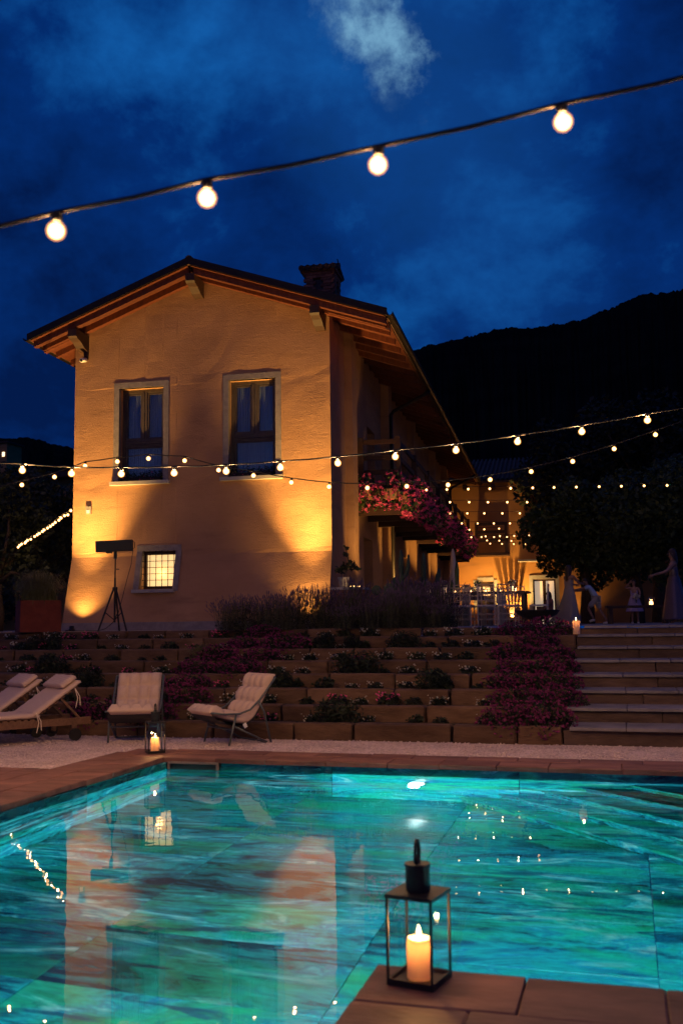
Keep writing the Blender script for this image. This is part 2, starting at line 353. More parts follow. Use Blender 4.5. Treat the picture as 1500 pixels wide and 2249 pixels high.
# ------------------------------------------------------------------ helpers
random.seed(7); rng = np.random.default_rng(11)
COL = sc.collection
def link(o, parent=None, loc=None, rot=None):
    COL.objects.link(o)
    if parent: o.parent = parent
    if loc is not None: o.location = loc
    if rot is not None: o.rotation_euler = rot
    return o
def tag(o, label=None, cat=None, group=None, kind=None):
    if label: o['label'] = label
    if cat: o['category'] = cat
    if group: o['group'] = group
    if kind: o['kind'] = kind
    return o
def empty(name, loc=(0, 0, 0), rz=0.0):
    o = bpy.data.objects.new(name, None); o.empty_display_size = .1
    return link(o, None, loc, (0, 0, rz))
def R3(rx=0, ry=0, rz=0):
    return Matrix.Rotation(rz, 3, 'Z') @ Matrix.Rotation(ry, 3, 'Y') @ Matrix.Rotation(rx, 3, 'X')

class MB:
    def __init__(s): s.v = []; s.f = []
    def add(s, vs_, fs):
        b = len(s.v); s.v.extend([tuple(p) for p in vs_]); s.f.extend([tuple(i + b for i in f) for f in fs]); return s
    def box(s, c, d, rot=None):
        x, y, z = d[0] / 2, d[1] / 2, d[2] / 2
        P = [Vector((a * x, b * y, g * z)) for a in (-1, 1) for b in (-1, 1) for g in (-1, 1)]
        if rot is not None: P = [rot @ p for p in P]
        P = [p + Vector(c) for p in P]
        return s.add(P, [(0, 1, 3, 2), (4, 6, 7, 5), (0, 4, 5, 1), (2, 3, 7, 6), (0, 2, 6, 4), (1, 5, 7, 3)])
    def bar(s, a, b, w, h, up=(0, 0, 1)):
        a = Vector(a); b = Vector(b); d = (b - a); L_ = d.length; d.normalize()
        u = Vector(up); sd = d.cross(u)
        if sd.length < 1e-4: sd = d.cross(Vector((1, 0, 0)))
        sd.normalize(); u = sd.cross(d)
        P = []
        for e in (a, b):
            for i, j in ((-1, -1), (1, -1), (1, 1), (-1, 1)): P.append(e + sd * (i * w / 2) + u * (j * h / 2))
        return s.add(P, [(3, 2, 1, 0), (4, 5, 6, 7), (0, 1, 5, 4), (1, 2, 6, 5), (2, 3, 7, 6), (3, 0, 4, 7)])
    def tube(s, path, r, n=8, cap=True):
        path = [Vector(p) for p in path]; k = len(path)
        rs = r if isinstance(r, (list, tuple)) else [r] * k
        t0 = (path[1] - path[0]).normalized()
        nrm = t0.cross(Vector((0, 0, 1)))
        if nrm.length < 1e-3: nrm = t0.cross(Vector((1, 0, 0)))
        nrm.normalize(); V = []
        for i, p in enumerate(path):
            t = (path[min(i + 1, k - 1)] - path[max(i - 1, 0)])
            if t.length < 1e-9: t = t0.copy()
            t.normalize()
            nrm = (nrm - t * nrm.dot(t))
            if nrm.length < 1e-6: nrm = t.orthogonal()
            nrm.normalize(); bi = t.cross(nrm)
            for j in range(n):
                a = 2 * math.pi * j / n
                V.append(p + (nrm * math.cos(a) + bi * math.sin(a)) * rs[i])
        Fc = []
        for i in range(k - 1):
            for j in range(n):
                q = (j + 1) % n
                Fc.append((i * n + j, i * n + q, (i + 1) * n + q, (i + 1) * n + j))
        if cap: Fc.append(tuple(range(n - 1, -1, -1))); Fc.append(tuple((k - 1) * n + j for j in range(n)))
        return s.add(V, Fc)
    def lathe(s, prof, n=16, c=(0, 0, 0), cap=True):
        V = []; k = len(prof)
        for r, z in prof:
            for j in range(n):
                a = 2 * math.pi * j / n; V.append((c[0] + r * math.cos(a), c[1] + r * math.sin(a), c[2] + z))
        Fc = []
        for i in range(k - 1):
            for j in range(n):
                q = (j + 1) % n; Fc.append((i * n + j, i * n + q, (i + 1) * n + q, (i + 1) * n + j))
        if cap: Fc.append(tuple(range(n - 1, -1, -1))); Fc.append(tuple((k - 1) * n + j for j in range(n)))
        return s.add(V, Fc)
    def prism(s, poly, z0, z1):
        n = len(poly); V = [(x, y, z0) for x, y in poly] + [(x, y, z1) for x, y in poly]
        Fc = [tuple(range(n - 1, -1, -1)), tuple(range(n, 2 * n))] + [(i, (i + 1) % n, n + (i + 1) % n, n + i) for i in range(n)]
        return s.add(V, Fc)
    def mesh(s, name, smooth=False):
        me = bpy.data.meshes.new(name); me.from_pydata(s.v, [], s.f); me.update()
        if smooth: me.polygons.foreach_set('use_smooth', [True] * len(me.polygons))
        return me
    def build(s, name, material, parent=None, loc=None, rot=None, smooth=False, **kw):
        me = s.mesh(name, smooth); me.materials.append(MATS[material])
        o = bpy.data.objects.new(name, me); link(o, parent, loc, rot); tag(o, **kw); return o
def arr_obj(name, V, Fc, material, parent=None, loc=None, smooth=False, **kw):
    V = np.asarray(V, dtype=np.float32).reshape(-1, 3); Fc = np.asarray(Fc, dtype=np.int32); k = Fc.shape[1]
    me = bpy.data.meshes.new(name); me.vertices.add(len(V)); me.vertices.foreach_set('co', V.ravel())
    me.loops.add(Fc.size); me.loops.foreach_set('vertex_index', Fc.ravel())
    me.polygons.add(len(Fc)); me.polygons.foreach_set('loop_start', np.arange(0, Fc.size, k, dtype=np.int32))
    me.update(calc_edges=True); me.validate()
    if smooth: me.polygons.foreach_set('use_smooth', [True] * len(me.polygons))
    me.materials.append(MATS[material]); o = bpy.data.objects.new(name, me); link(o, parent, loc); tag(o, **kw); return o
def inst(name, me, parent=None, loc=None, rot=None, scale=None, **kw):
    o = bpy.data.objects.new(name, me); link(o, parent, loc, rot)
    if scale is not None: o.scale = scale
    tag(o, **kw); return o
def stone_mesh(name, sx, sy, sz, ch, material, jit=0.0):
    """chamfered block, base at z=0, centred in x,y"""
    x, y = sx / 2, sy / 2; V = []
    def ring(dx, dy, z, c):
        X, Y = x - dx, y - dy
        return [(-X + c, -Y, z), (X - c, -Y, z), (X, -Y + c, z), (X, Y - c, z), (X - c, Y, z), (-X + c, Y, z), (-X, Y - c, z), (-X, -Y + c, z)]
    for dx, z, c in ((0, 0, ch), (0, sz - ch, ch), (ch, sz, ch * .5)): V += ring(dx, dx, z, c)
    V = [(a + random.uniform(-jit, jit), b + random.uniform(-jit, jit), c + random.uniform(-jit, jit) * .5) for a, b, c in V]
    Fc = [tuple(range(7, -1, -1)), tuple(range(16, 24))]
    for r in (0, 8):
        for j in range(8): Fc.append((r + j, r + (j + 1) % 8, r + 8 + (j + 1) % 8, r + 8 + j))
    mb = MB(); mb.add(V, Fc); me = mb.mesh(name); me.materials.append(MATS[material]); return me
def leaf_cloud(n, sampler, size, spread=1.0, aspect=.55):
    """n kite-shaped leaves at sampled points"""
    P = sampler(n); d = rng.normal(size=(n, 3)); d[:, 2] = d[:, 2] * .7 - .25; d /= np.linalg.norm(d, axis=1)[:, None]
    t = rng.normal(size=(n, 3)); t -= d * (t * d).sum(1)[:, None]; t /= np.linalg.norm(t, axis=1)[:, None]
    s = size * rng.uniform(.6, 1.3, n)[:, None]
    nn = np.cross(d, t)
    V = np.stack([P - d * s * .5, P + t * s * aspect * .5 + nn * s * .12, P + d * s * .5, P - t * s * aspect * .5 + nn * s * .12], 1).reshape(-1, 3)
    return V, np.arange(4 * n).reshape(-1, 4)
def ell_sampler(cs, shell=.55):
    cs = [(np.array(c), np.array(r)) for c, r in cs]; w = np.array([np.prod(r) ** (2 / 3) for c, r in cs]); w /= w.sum()
    def f(n):
        idx = rng.choice(len(cs), n, p=w); u = rng.normal(size=(n, 3)); u /= np.linalg.norm(u, axis=1)[:, None]
        rad = (shell + (1 - shell) * rng.random(n) ** .6)[:, None]
        return np.array([cs[i][0] for i in idx]) + u * rad * np.array([cs[i][1] for i in idx])
    return f
def point_light(name, loc, watts, color=WARM, r=.03, parent=None):
    d = bpy.data.lights.new(name, 'POINT'); d.energy = watts; d.color = color; d.shadow_soft_size = r
    return link(bpy.data.objects.new(name, d), parent, loc)
def spot_light(name, loc, target, watts, angle, blend=.5, color=WARM, r=.04, parent=None):
    d = bpy.data.lights.new(name, 'SPOT'); d.energy = watts; d.color = color; d.shadow_soft_size = r; d.spot_size = angle; d.spot_blend = blend
    o = link(bpy.data.objects.new(name, d), parent, loc)
    o.rotation_euler = (Vector(target) - Vector(loc)).to_track_quat('-Z', 'Y').to_euler(); return o

ORDW = ['first', 'second', 'third', 'fourth', 'fifth', 'sixth', 'seventh', 'eighth', 'ninth', 'tenth', 'eleventh', 'twelfth', 'thirteenth', 'fourteenth', 'fifteenth', 'sixteenth', 'seventeenth', 'eighteenth', 'nineteenth', 'twentieth', 'twenty-first', 'twenty-second', 'twenty-third', 'twenty-fourth', 'twenty-fifth']
def ordw(n): return ORDW[min(n, len(ORDW) - 1)]

# ------------------------------------------------------------------ ground, pool, paving
PX0, PX1, PYF, PYN, PXM, PY0 = -4.72, 0.80, 9.70, 4.00, -0.99, -1.5   # pool outline (L-shaped)
WZ, FZ = -0.12, -1.32
TZ = 1.285                        # terrace level
RISE, TREAD, Y1 = 0.165, 0.65, 11.72
def sheet(name, quads, z, material, **kw):
    mb = MB()
    for x0, y0, x1, y1 in quads: mb.add([(x0, y0, z), (x1, y0, z), (x1, y1, z), (x0, y1, z)], [(0, 1, 2, 3)])
    return mb.build(name, material, **kw)
sheet('ground', [(-3000, 60, 3000, 4000), (-3000, 16.4, -60, 60), (60, 16.4, 3000, 60), (-3000, -3000, -40, 16.4), (40, -3000, 3000, 16.4), (-40, -3000, 40, -30)], TZ - .12, 'ground', kind='structure')
g = .35
sheet('gravel_bed', [(-40, -30, PX0 - g, 11.78), (PX1 + g, -30, 40, 11.78), (PX0 - g, PYF + g, PX1 + g, 11.78), (PX0 - g, -30, PX1 + g, PY0), (PXM + g, PY0, PX1 + g, PYN - g)], -.035, 'gravel', kind='structure')
sheet('terrace_floor', [(-60, Y1 + 7 * TREAD + .25, 60, 60)], TZ, 'terrace', kind='structure')

# loose pebbles over the near gravel
def pebbles():
    n = 15000
    x = rng.uniform(-10, 4.5, n); y = rng.uniform(8.4, 11.72, n)
    keep = (((y > PYF + .62) & (x > -5.3)) | (x < -5.45)) & ~((y < 8.75) & (x > -6.2))
    x, y = x[keep], y[keep]; n = len(x)
    base = np.array([(1, 0, 0), (0, 1, 0), (-1, 0, 0), (0, -1, 0), (0, 0, 1), (0, 0, -1)], float)
    fc = np.array([(0, 1, 4), (1, 2, 4), (2, 3, 4), (3, 0, 4), (1, 0, 5), (2, 1, 5), (3, 2, 5), (0, 3, 5)])
    s = rng.uniform(.006, .016, (n, 1, 1)) * rng.uniform(.6, 1.2, (n, 1, 3)); s[:, :, 2] *= .7
    a = rng.uniform(0, 6.28, n); c, si = np.cos(a), np.sin(a)
    P = base[None] * s + rng.normal(0, .0015, (n, 6, 3))
    X = P[:, :, 0] * c[:, None] - P[:, :, 1] * si[:, None] + x[:, None]; Y = P[:, :, 0] * si[:, None] + P[:, :, 1] * c[:, None] + y[:, None]
    V = np.stack([X, Y, P[:, :, 2] - .028], 2).reshape(-1, 3)
    Fc = (fc[None] + 6 * np.arange(n)[:, None, None]).reshape(-1, 3)
    arr_obj('loose_gravel', V, Fc, 'pebble', kind='stuff', label='pale crushed gravel strewn between pool paving and stone tiers', cat='gravel')
pebbles()

pool = empty('pool_basin'); tag(pool, kind='structure')
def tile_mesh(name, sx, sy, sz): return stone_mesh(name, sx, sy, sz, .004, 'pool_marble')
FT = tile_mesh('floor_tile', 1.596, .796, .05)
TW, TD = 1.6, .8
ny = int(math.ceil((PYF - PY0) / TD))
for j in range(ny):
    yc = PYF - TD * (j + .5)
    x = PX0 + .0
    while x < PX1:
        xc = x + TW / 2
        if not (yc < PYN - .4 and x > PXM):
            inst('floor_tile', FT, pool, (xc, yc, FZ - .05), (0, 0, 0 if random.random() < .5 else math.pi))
        x += TW
WHT = -WZ - .0
def wall_tiles(x0, y0, x1, y1, n_hint=1.6, z0=FZ, z1=-.045):
    L_ = math.hypot(x1 - x0, y1 - y0); n = max(1, round(L_ / n_hint)); w = L_ / n; a = math.atan2(y1 - y0, x1 - x0)
    nr = 2; hh = (z1 - z0) / nr
    me = stone_mesh('wall_tile', w - .004, .05, hh - .003, .002, 'pool_marble')
    for i in range(n):
        for k in range(nr):
            t = (i + .5) / n
            inst('wall_tile', me, pool, (x0 + (x1 - x0) * t - math.sin(a) * -.025, y0 + (y1 - y0) * t + math.cos(a) * .025, z0 + hh * k), (0, 0, a))
wall_tiles(PX0, PYF, PX1, PYF)
wall_tiles(PX0, PY0, PX0, PYF)
wall_tiles(PX1, PYF, PX1, PYN)
wall_tiles(PX1, PYN, PXM, PYN)
wall_tiles(PXM, PYN, PXM, PY0)
# corner steps in the water, cut diagonally across the far right corner
for k, xs in enumerate((-1.62, -1.24, -.84, -.46, -.05)):
    top = FZ + .21 * (k + 1) + .02
    L_ = PX1 - xs
    mb = MB()
    mb.prism([(xs, PYF - .001), (PX1 - .001, PYF - L_), (PX1 - .001, PYF - .001)], top - .06, top)
    xr = xs + .05
    mb2 = mb.build('pool_step', 'pool_marble', pool)
    mb = MB(); mb.prism([(xs + .03, PYF - .002), (PX1 - .002, PYF - L_ + .03), (PX1 - .002, PYF - .002)], top - .215, top - .061); mb.build('pool_step_riser', 'pool_marble', pool)
mb = MB(); mb.add([(PX0, PY0, WZ), (PXM, PY0, WZ), (PXM, PYN, WZ), (PX1, PYN, WZ), (PX1, PYF, WZ), (PX0, PYF, WZ)], [(0, 1, 2, 3, 4, 5)])
mb.build('pool_water', 'water', kind='structure')
# skimmer mouth
sk = empty('skimmer', (-4.36, PYF - .03, -.115)); tag(sk, 'pale framed skimmer mouth in the pool wall beside the corner lantern', 'skimmer')
mb = MB()
for c, d in (((0, 0, .068), (.56, .03, .022)), ((-.27, 0, .028), (.022, .03, .058)), ((.27, 0, .028), (.022, .03, .058))): mb.box(c, d)
mb.build('frame', 'surround', sk); MB().box((0, .008, .026), (.51, .012, .056)).build('mouth', 'black', sk)
# underwater lamps
def pool_lamp(x, y, z, ny_, watts, label, rz=0.0):
    o = empty('pool_light', (x, y, z), rz); tag(o, label, 'pool light', 'underwater pool lights')
    prof = [(.0, 0), (.10, 0), (.115, .012), (.0, .012)]
    MB().lathe([(.085, 0), (.092, .01), (.078, .016), (.072, .006)], 24, cap=False).build('rim', 'surround', o, rot=(math.pi / 2, 0, 0))
    MB().lathe([(.072, 0.004), (.04, .014), (.001, .018)], 24).build('lens', 'pool_lens', o, rot=(math.pi / 2, 0, 0))
    d = bpy.data.lights.new('pool_lamp', 'POINT'); d.energy = watts; d.color = (.60, 1.0, .98); d.shadow_soft_size = .05
    l = link(bpy.data.objects.new('pool_lamp', d), o, (0, -.15, 0))
pool_lamp(-2.02, PYF - .02, -.50, -1, 680, 'glowing white underwater lamp in the far pool wall')
pool_lamp(-.25, PYN + .02, -.50, 1, 880, 'unseen underwater lamp added below the near coping under the lantern', math.pi)  # unseen lamp, added because the far one alone lights the pool unevenly
pool_lamp(PXM - .02, 1.6, -.50, 1, 230, 'unseen underwater lamp added below the coping in the near arm', -math.pi / 2)  # second unseen lamp, added to even out the pool light

# coping and paving slabs, all separate stones
cop = empty('pool_paving'); tag(cop, kind='structure')
def slab(x0, y0, x1, y1, z=0.0, th=.045, jit=.003, gap=.005, nm='paving_slab'):
    me = stone_mesh(nm, abs(x1 - x0) - gap, abs(y1 - y0) - gap, th, .006, 'paving', jit)
    inst(nm, me, cop, ((x0 + x1) / 2, (y0 + y1) / 2, z - th + random.uniform(-.002, .002)))
def run(a, b, step, f):
    x = a
    while x < b - .05:
        w = min(step * random.uniform(.8, 1.2), b - x)
        if b - x - w < .25: w = b - x
        f(x, x + w); x += w
run(PX0 - .0, 3.5, .56, lambda a, b: slab(a, PYF - .03, b, PYF + .34, nm='coping_stone'))
run(PX0 - .6, 3.5, .50, lambda a, b: slab(a, PYF + .34, b, PYF + .62 + random.uniform(-.02, .04)))
run(PY0, PYF + .34, .56, lambda a, b: slab(PX0 - .36, a, PX0 + .03, b, nm='coping_stone'))
run(PY0, PYF + .34, .62, lambda a, b: slab(PX0 - .70 - random.uniform(0, .05), a, PX0 - .36, b))
for row in range(6):
    yr = 8.72 - .46 * row
    run(-9.0, PX0 - .72, .6, lambda a, b: slab(a, yr - .46, b, yr))
run(PYN, PYF + .34, .56, lambda a, b: slab(PX1 - .03, a, PX1 + .36, b, nm='coping_stone') if b <= PYF - .03 + .001 else slab(PX1 - .03, a, PX1 + .36, PYF - .035, nm='coping_stone') if a < PYF - .3 else None)
run(PYN, PYF, .60, lambda a, b: slab(PX1 + .36, a, PX1 + .72, b))
# near coping: the stone apron that holds the lantern
run(PXM - .03, 3.0, .62, lambda a, b: slab(a, PYN - .36, b, PYN + .03, nm='coping_stone'))
slab(PXM - .03, PYN - .70, PXM + .40, PYN - .36, nm='coping_stone'); slab(PXM - .03, PYN - 1.3, PXM + .40, PYN - .70, nm='coping_stone'); slab(PXM - .03, PYN - 1.9, PXM + .40, PYN - 1.3, nm='coping_stone')
for row in range(4):
    run(PXM + .40, 3.0, .68, lambda a, b: slab(a, PYN - .36 - .42 * (row + 1), b, PYN - .36 - .42 * row))
sheet('paving_bed', [(PX0 - 4.4, PY0 - 1, PX0 - .02, PYF + .6), (PX0 - .6, PYF + .03, 4, PYF + .6), (PXM + .02, PY0 - 1, 4, PYN - .03), (PX1 + .02, PYN - .03, PX1 + .7, PYF + .03)], -.05, 'mortar', kind='structure')

# ------------------------------------------------------------------ terraced stone tiers and steps
XS = -0.75
tiers = empty('stone_tiers'); tag(tiers, kind='structure')
random.seed(21)
for i in range(8):
    y = Y1 + TREAD * i; z0 = RISE * i - (.06 if i == 0 else .04); z1 = RISE * (i + 1) if i < 7 else TZ - .004
    x = -22 + random.uniform(0, .8)
    while x < XS:
        w = random.choice((.75, .85, .95, 1.05, 1.2)); w = min(w, XS - x)
        if XS - x - w < .3: w = XS - x
        h = z1 - z0 + random.uniform(-.006, .006)
        me = stone_mesh('stone_block', w - .026, .20, h, .018, 'sandstone', .009)
        if x + w > -16: inst('stone_block', me, tiers, (x + w / 2, y + .10 + random.uniform(-.012, .012), z0))
        x += w
mb = MB()
for i in range(7):
    y = Y1 + TREAD * i; z = RISE * (i + 1) - .045
    mb.add([(-22, y + .15, z), (XS + .05, y + .15, z), (XS + .05, y + TREAD + .05, z + .01), (-22, y + TREAD + .05, z + .01)], [(0, 1, 2, 3)])
mb.build('planting_soil', 'soil', kind='structure')
mb = MB()
for i in range(8):
    y = Y1 + TREAD * i + .16; z1 = min(RISE * (i + 1), TZ) - .06
    mb.box((-7.0, (y + Y1 + 8 * TREAD + .3) / 2, (z1 + RISE * i - .30) / 2), (31, Y1 + 8 * TREAD + .3 - y, z1 - (RISE * i - .30)))
mb.build('earth_bank', 'soil', kind='structure')
steps = empty('garden_steps'); tag(steps, kind='structure')
random.seed(5)
for i in range(8):
    y = Y1 + TREAD * i; z0 = RISE * i - (.06 if i == 0 else .04); z1 = (RISE * (i + 1) if i < 7 else TZ - .004) - .034
    x = XS
    while x < 6.5:
        w = random.choice((.9, 1.1, 1.3)); me = stone_mesh('riser_block', w - .008, .24, z1 - z0, .006, 'step_stone', .004)
        inst('riser_block', me, steps, (x + w / 2, y + .14 + random.uniform(-.006, .006), z0)); x += w
    x = XS + random.uniform(-.02, .1)
    while x < 6.5:
        w = random.choice((.62, .66, .70)); me = stone_mesh('tread_slab', w - .006, TREAD + .05, .034, .006, 'tread_stone', .002)
        if i < 7: inst('tread_slab', me, steps, (x + w / 2, y + TREAD / 2 + .0, z1 + .001)); 
        else: inst('tread_slab', me, steps, (x + w / 2, y + TREAD / 2, z1 + .005))
        x += w

# ------------------------------------------------------------------ the farmhouse
HT = YAW - .2083
HO = Vector((-5.78, 19.65, 0))
HA = Vector((math.cos(HT), math.sin(HT), 0)); HB = Vector((-math.sin(HT), math.cos(HT), 0))
def hw(u, v, z): return HO + HA * u + HB * v + Vector((0, 0, z))
def on_v(x, y, v):
    """pixel on the plane v = const of the house frame -> (u, z)"""
    d = Vector(ray(x, y)); c = Vector((0, 0, CAM_H)); s = (HO + HB * v - c).dot(HB) / d.dot(HB); q = c + d * s - HO
    return q.dot(HA), q.z
house = empty('farmhouse', HO, HT)
tag(house, 'orange plastered two-storey farmhouse with gable facing the pool', 'house')
UR, ZR, SL_L, SL_R, UL_E, UR_E, V0, V1 = -2.89, 9.11, .380, .342, -6.57, 1.33, -.70, 24.9
ROOF_T = .16
def roof_top(u): return ZR - (SL_L * (UR - u) if u < UR else SL_R * (u - UR))
def batter(z): return -.28 * max(0.0, 2.87 - z)
def wall_panel(name, u0, u1, z0, topf, holes, fmap, material, parent, grid=.35, depth=.3, wob=.006, reveal='plaster', seed=1):
    """a plastered wall with real openings: fmap(u, z, inward) -> local point; holes (u0,z0,u1,z1)"""
    rs = np.random.default_rng(seed)
    us = sorted(set(list(np.round(np.linspace(u0, u1, int((u1 - u0) / grid) + 2), 4)) + [h[k] for h in holes for k in (0, 2)]))
    zt = max(topf(u) for u in us)
    zs = sorted(set(list(np.round(np.linspace(z0, zt, int((zt - z0) / grid) + 2), 4)) + [h[k] for h in holes for k in (1, 3)] + ([2.87] if z0 < 2.87 < zt else [])))
    edge = set()
    mb = MB(); idx = {}
    def vid(i, j):
        u = us[i]; z = min(zs[j], topf(u)); k = (round(u, 4), round(z, 4))
        if k not in idx:
            hole_edge = any(h[0] - .01 <= u <= h[2] + .01 and h[1] - .01 <= z <= h[3] + .01 for h in holes)
            w = 0 if hole_edge else rs.uniform(-wob, wob)
            mb.v.append(tuple(fmap(u, z, w))); idx[k] = len(mb.v) - 1
        return idx[k]
    for i in range(len(us) - 1):
        for j in range(len(zs) - 1):
            cu, cz = (us[i] + us[i + 1]) / 2, (zs[j] + zs[j + 1]) / 2
            if any(h[0] < cu < h[2] and h[1] < cz < h[3] for h in holes): continue
            if zs[j] >= max(topf(us[i]), topf(us[i + 1])) - 1e-4: continue
            q = [vid(i, j), vid(i + 1, j), vid(i + 1, j + 1), vid(i, j + 1)]
            r = []
            for a in q:
                if a not in r: r.append(a)
            if len(r) > 2: mb.f.append(tuple(r))
    o = mb.build(name, material, parent, smooth=False)
    for a, b, c, d in holes:
        rv = MB()
        P = [(a, b), (c, b), (c, d), (a, d)]
        for k in range(4):
            (ua, za), (ub, zb) = P[k], P[(k + 1) % 4]
            rv.add([fmap(ua, za, 0), fmap(ub, zb, 0), fmap(ub, zb, depth), fmap(ua, za, depth)], [(0, 1, 2, 3)])
        rv.build('opening_reveal', reveal, parent)
    return o
W1 = (-4.74, 4.50, -3.71, 6.57); W2 = (-2.23, 4.50, -1.19, 6.60); W3 = (-4.16, 2.15, -3.40, 2.97)
gf = lambda u, z, d: (u, batter(z) + d, z)
under = lambda u: roof_top(u) - ROOF_T - .02
wall_panel('gable_wall', -5.80, 0.0, 1.20, under, [W1, W2, W3], gf, 'plaster', house, depth=.30, seed=3)
# side wall towards the courtyard, with doors; a stub of the far side
sd = lambda v, z, d: (0.0 - d - (.12 if 0 else 0), v, z)
doors = [(3.55, 1.285, 4.75, 3.45), (9.4, 1.285, 10.8, 3.4), (14.6, 1.285, 16.0, 3.4), (4.2, 4.15, 5.3, 6.3), (10.0, 4.15, 11.0, 6.3), (16.0, 4.15, 17.0, 6.3)]
wall_panel('side_wall', .0, 24.8, 1.20, lambda v: under(0), doors, sd, 'plaster', house, grid=.8, depth=.35, seed=4)
MB().add([(-5.8, 0, 1.2), (-5.8, 24.8, 1.2), (-5.8, 24.8, under(-5.8)), (-5.8, 0, under(-5.8))], [(0, 1, 2, 3)]).build('rear_wall', 'plaster', house)
# close the battered skirt at both corners
for u in (-5.80, 0.0):
    MB().add([(u, batter(1.2), 1.2), (u, 0, 1.2), (u, 0, 2.87)], [(0, 1, 2)]).build('wall_skirt', 'plaster', house)
for k, d in enumerate(doors):
    dr = MB().box((-.33, (d[0] + d[2]) / 2, (d[1] + d[3]) / 2), (.05, d[2] - d[0] - .01, d[3] - d[1] - .01)).build('door', 'wood_dark', house)
    for s in (-1, 1):
        MB().box((-.30, (d[0] + d[2]) / 2 + s * (d[2] - d[0]) * .23, (d[1] + d[3]) / 2 + .2), (.02, (d[2] - d[0]) * .36, (d[3] - d[1]) * .62)).build('door_panel', 'window_glass', dr)
# buttress-like pilasters, flaring at the foot
for v, w, pr in ((1.75, .55, .17), (6.6, .6, .22), (11.6, .6, .22), (17.2, .6, .22), (21.5, .6, .22)):
    mb = MB(); Z = [1.2, 2.0, 2.9, 4.2, 5.6, under(0) - .02]
    for z in Z:
        f = pr + .10 * max(0, (2.9 - z)) + random.uniform(-.012, .012)
        mb.v += [(-.1, v - w / 2, z), (f, v - w / 2 + .03, z), (f, v + w / 2, z), (-.1, v + w / 2, z)]
    for i in range(len(Z) - 1):
        for j in range(4): mb.f.append((4 * i + j, 4 * i + (j + 1) % 4, 4 * i + 4 + (j + 1) % 4, 4 * i + 4 + j))
    mb.build('pilaster', 'plaster', house)

MB().add([(-5.802, batter(TZ) - .008, TZ), (.0, batter(TZ) - .008, TZ), (.0, batter(TZ + .17) - .008, TZ + .17), (-5.802, batter(TZ + .17) - .008, TZ + .17)], [(0, 1, 2, 3)]).build('plinth_band', 'surround', house)
def surround(o, z0, w, dep=.012, sill_ext=.045):
    a, b, c, d = o; mb = MB()
    for (ua, za, ub, zb) in ((a - w, d, c + w, d + w), (a - w, z0, a - .0, d), (c + .0, z0, c + w, d)):
        mb.add([(ua, batter(za) - dep, za), (ub, batter(za) - dep, za), (ub, batter(zb) - dep, zb), (ua, batter(zb) - dep, zb),
                (ua, batter(za) + .1, za), (ub, batter(za) + .1, za), (ub, batter(zb) + .1, zb), (ua, batter(zb) + .1, zb)],
               [(0, 1, 2, 3), (4, 0, 3, 7), (1, 5, 6, 2), (3, 2, 6, 7), (4, 5, 1, 0)])
    return mb.build('window_surround', 'surround', house)
def window(o, lit=False, curtain=True):
    a, b, c, d = o; cu = (a + c) / 2; v = .22
    w = empty('window', (cu, v, b)); w.parent = house
    W, Hh = c - a, d - b; fr = .075
    mb = MB()
    for cc, dd in (((-W / 2 + fr / 2, 0, Hh / 2), (fr, .07, Hh)), ((W / 2 - fr / 2, 0, Hh / 2), (fr, .07, Hh)), ((0, 0, fr / 2), (W - 2 * fr, .068, fr)), ((0, 0, Hh - fr / 2), (W - 2 * fr, .068, fr))): mb.box(cc, dd)
    mb.build('frame', 'wood_frame', w)
    zt = Hh * .42
    MB().box((0, -.012, zt), (W - 2 * fr - .002, .085, .05)).box((0, -.004, zt + .055), (W - 2 * fr - .002, .07, .04)).box((0, -.004, zt - .055), (W - 2 * fr - .002, .07, .04)).build('transom', 'wood_frame', w)
    MB().box((-.03, -.005, (zt + .075 + Hh - fr) / 2), (.05, .075, Hh - fr - zt - .077)).box((.03, -.001, (zt + .075 + Hh - fr) / 2), (.05, .066, Hh - fr - zt - .077)).build('mullion', 'wood_frame', w)
    for cx_, ww, z0, z1 in ((-(W / 2 - fr + .055) / 2, W / 2 - fr - .055, zt + .076, Hh - fr), ((W / 2 - fr + .055) / 2, W / 2 - fr - .055, zt + .076, Hh - fr), (0, W - 2 * fr, fr, zt - .076)):
        mb = MB()
        for sgn in (-1, 1): mb.box((cx_ + sgn * (ww / 2 - .022), .005, (z0 + z1) / 2), (.043, .045, z1 - z0))
        mb.box((cx_, .005, z1 - .022), (ww - .088, .043, .043)).box((cx_, .005, z0 + .022), (ww - .088, .043, .043)).build('sash', 'wood_frame', w)
        MB().box((cx_, .012, (z0 + z1) / 2), (ww - .09, .008, z1 - z0 - .09)).build('pane', 'window_glass', w)
    # curtain and the dark room behind
    n = 60; V = []; 
    for k in range(n + 1):
        x = -W / 2 + fr + (W - 2 * fr) * k / n; yy = .12 + .018 * math.sin(k * 1.9) + .01 * math.sin(k * .7)
        V += [(x, yy, fr), (x, yy, Hh - fr)]
    mb = MB().add(V, [(2 * k, 2 * k + 2, 2 * k + 3, 2 * k + 1) for k in range(n)]); 
    if curtain: mb.build('curtain', 'curtain', w)
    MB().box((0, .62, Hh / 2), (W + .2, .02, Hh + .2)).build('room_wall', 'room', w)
    return w
for o in (W1, W2):
    surround(o, 4.50, .125)
    window(o)
    cu = (o[0] + o[2]) / 2
    MB().box((cu, -.02, 4.455), (o[2] - o[0] + .34, .16, .075)).build('window_sill', 'sill', house)
surround(W3, 2.10, .125)
MB().box((-3.80, batter(2.1) - .045, 2.105), (.94, .14, .07)).box((-3.78, batter(2.1) + .24, 2.12), (.75, .42, .06)).build('window_sill', 'sill', house)
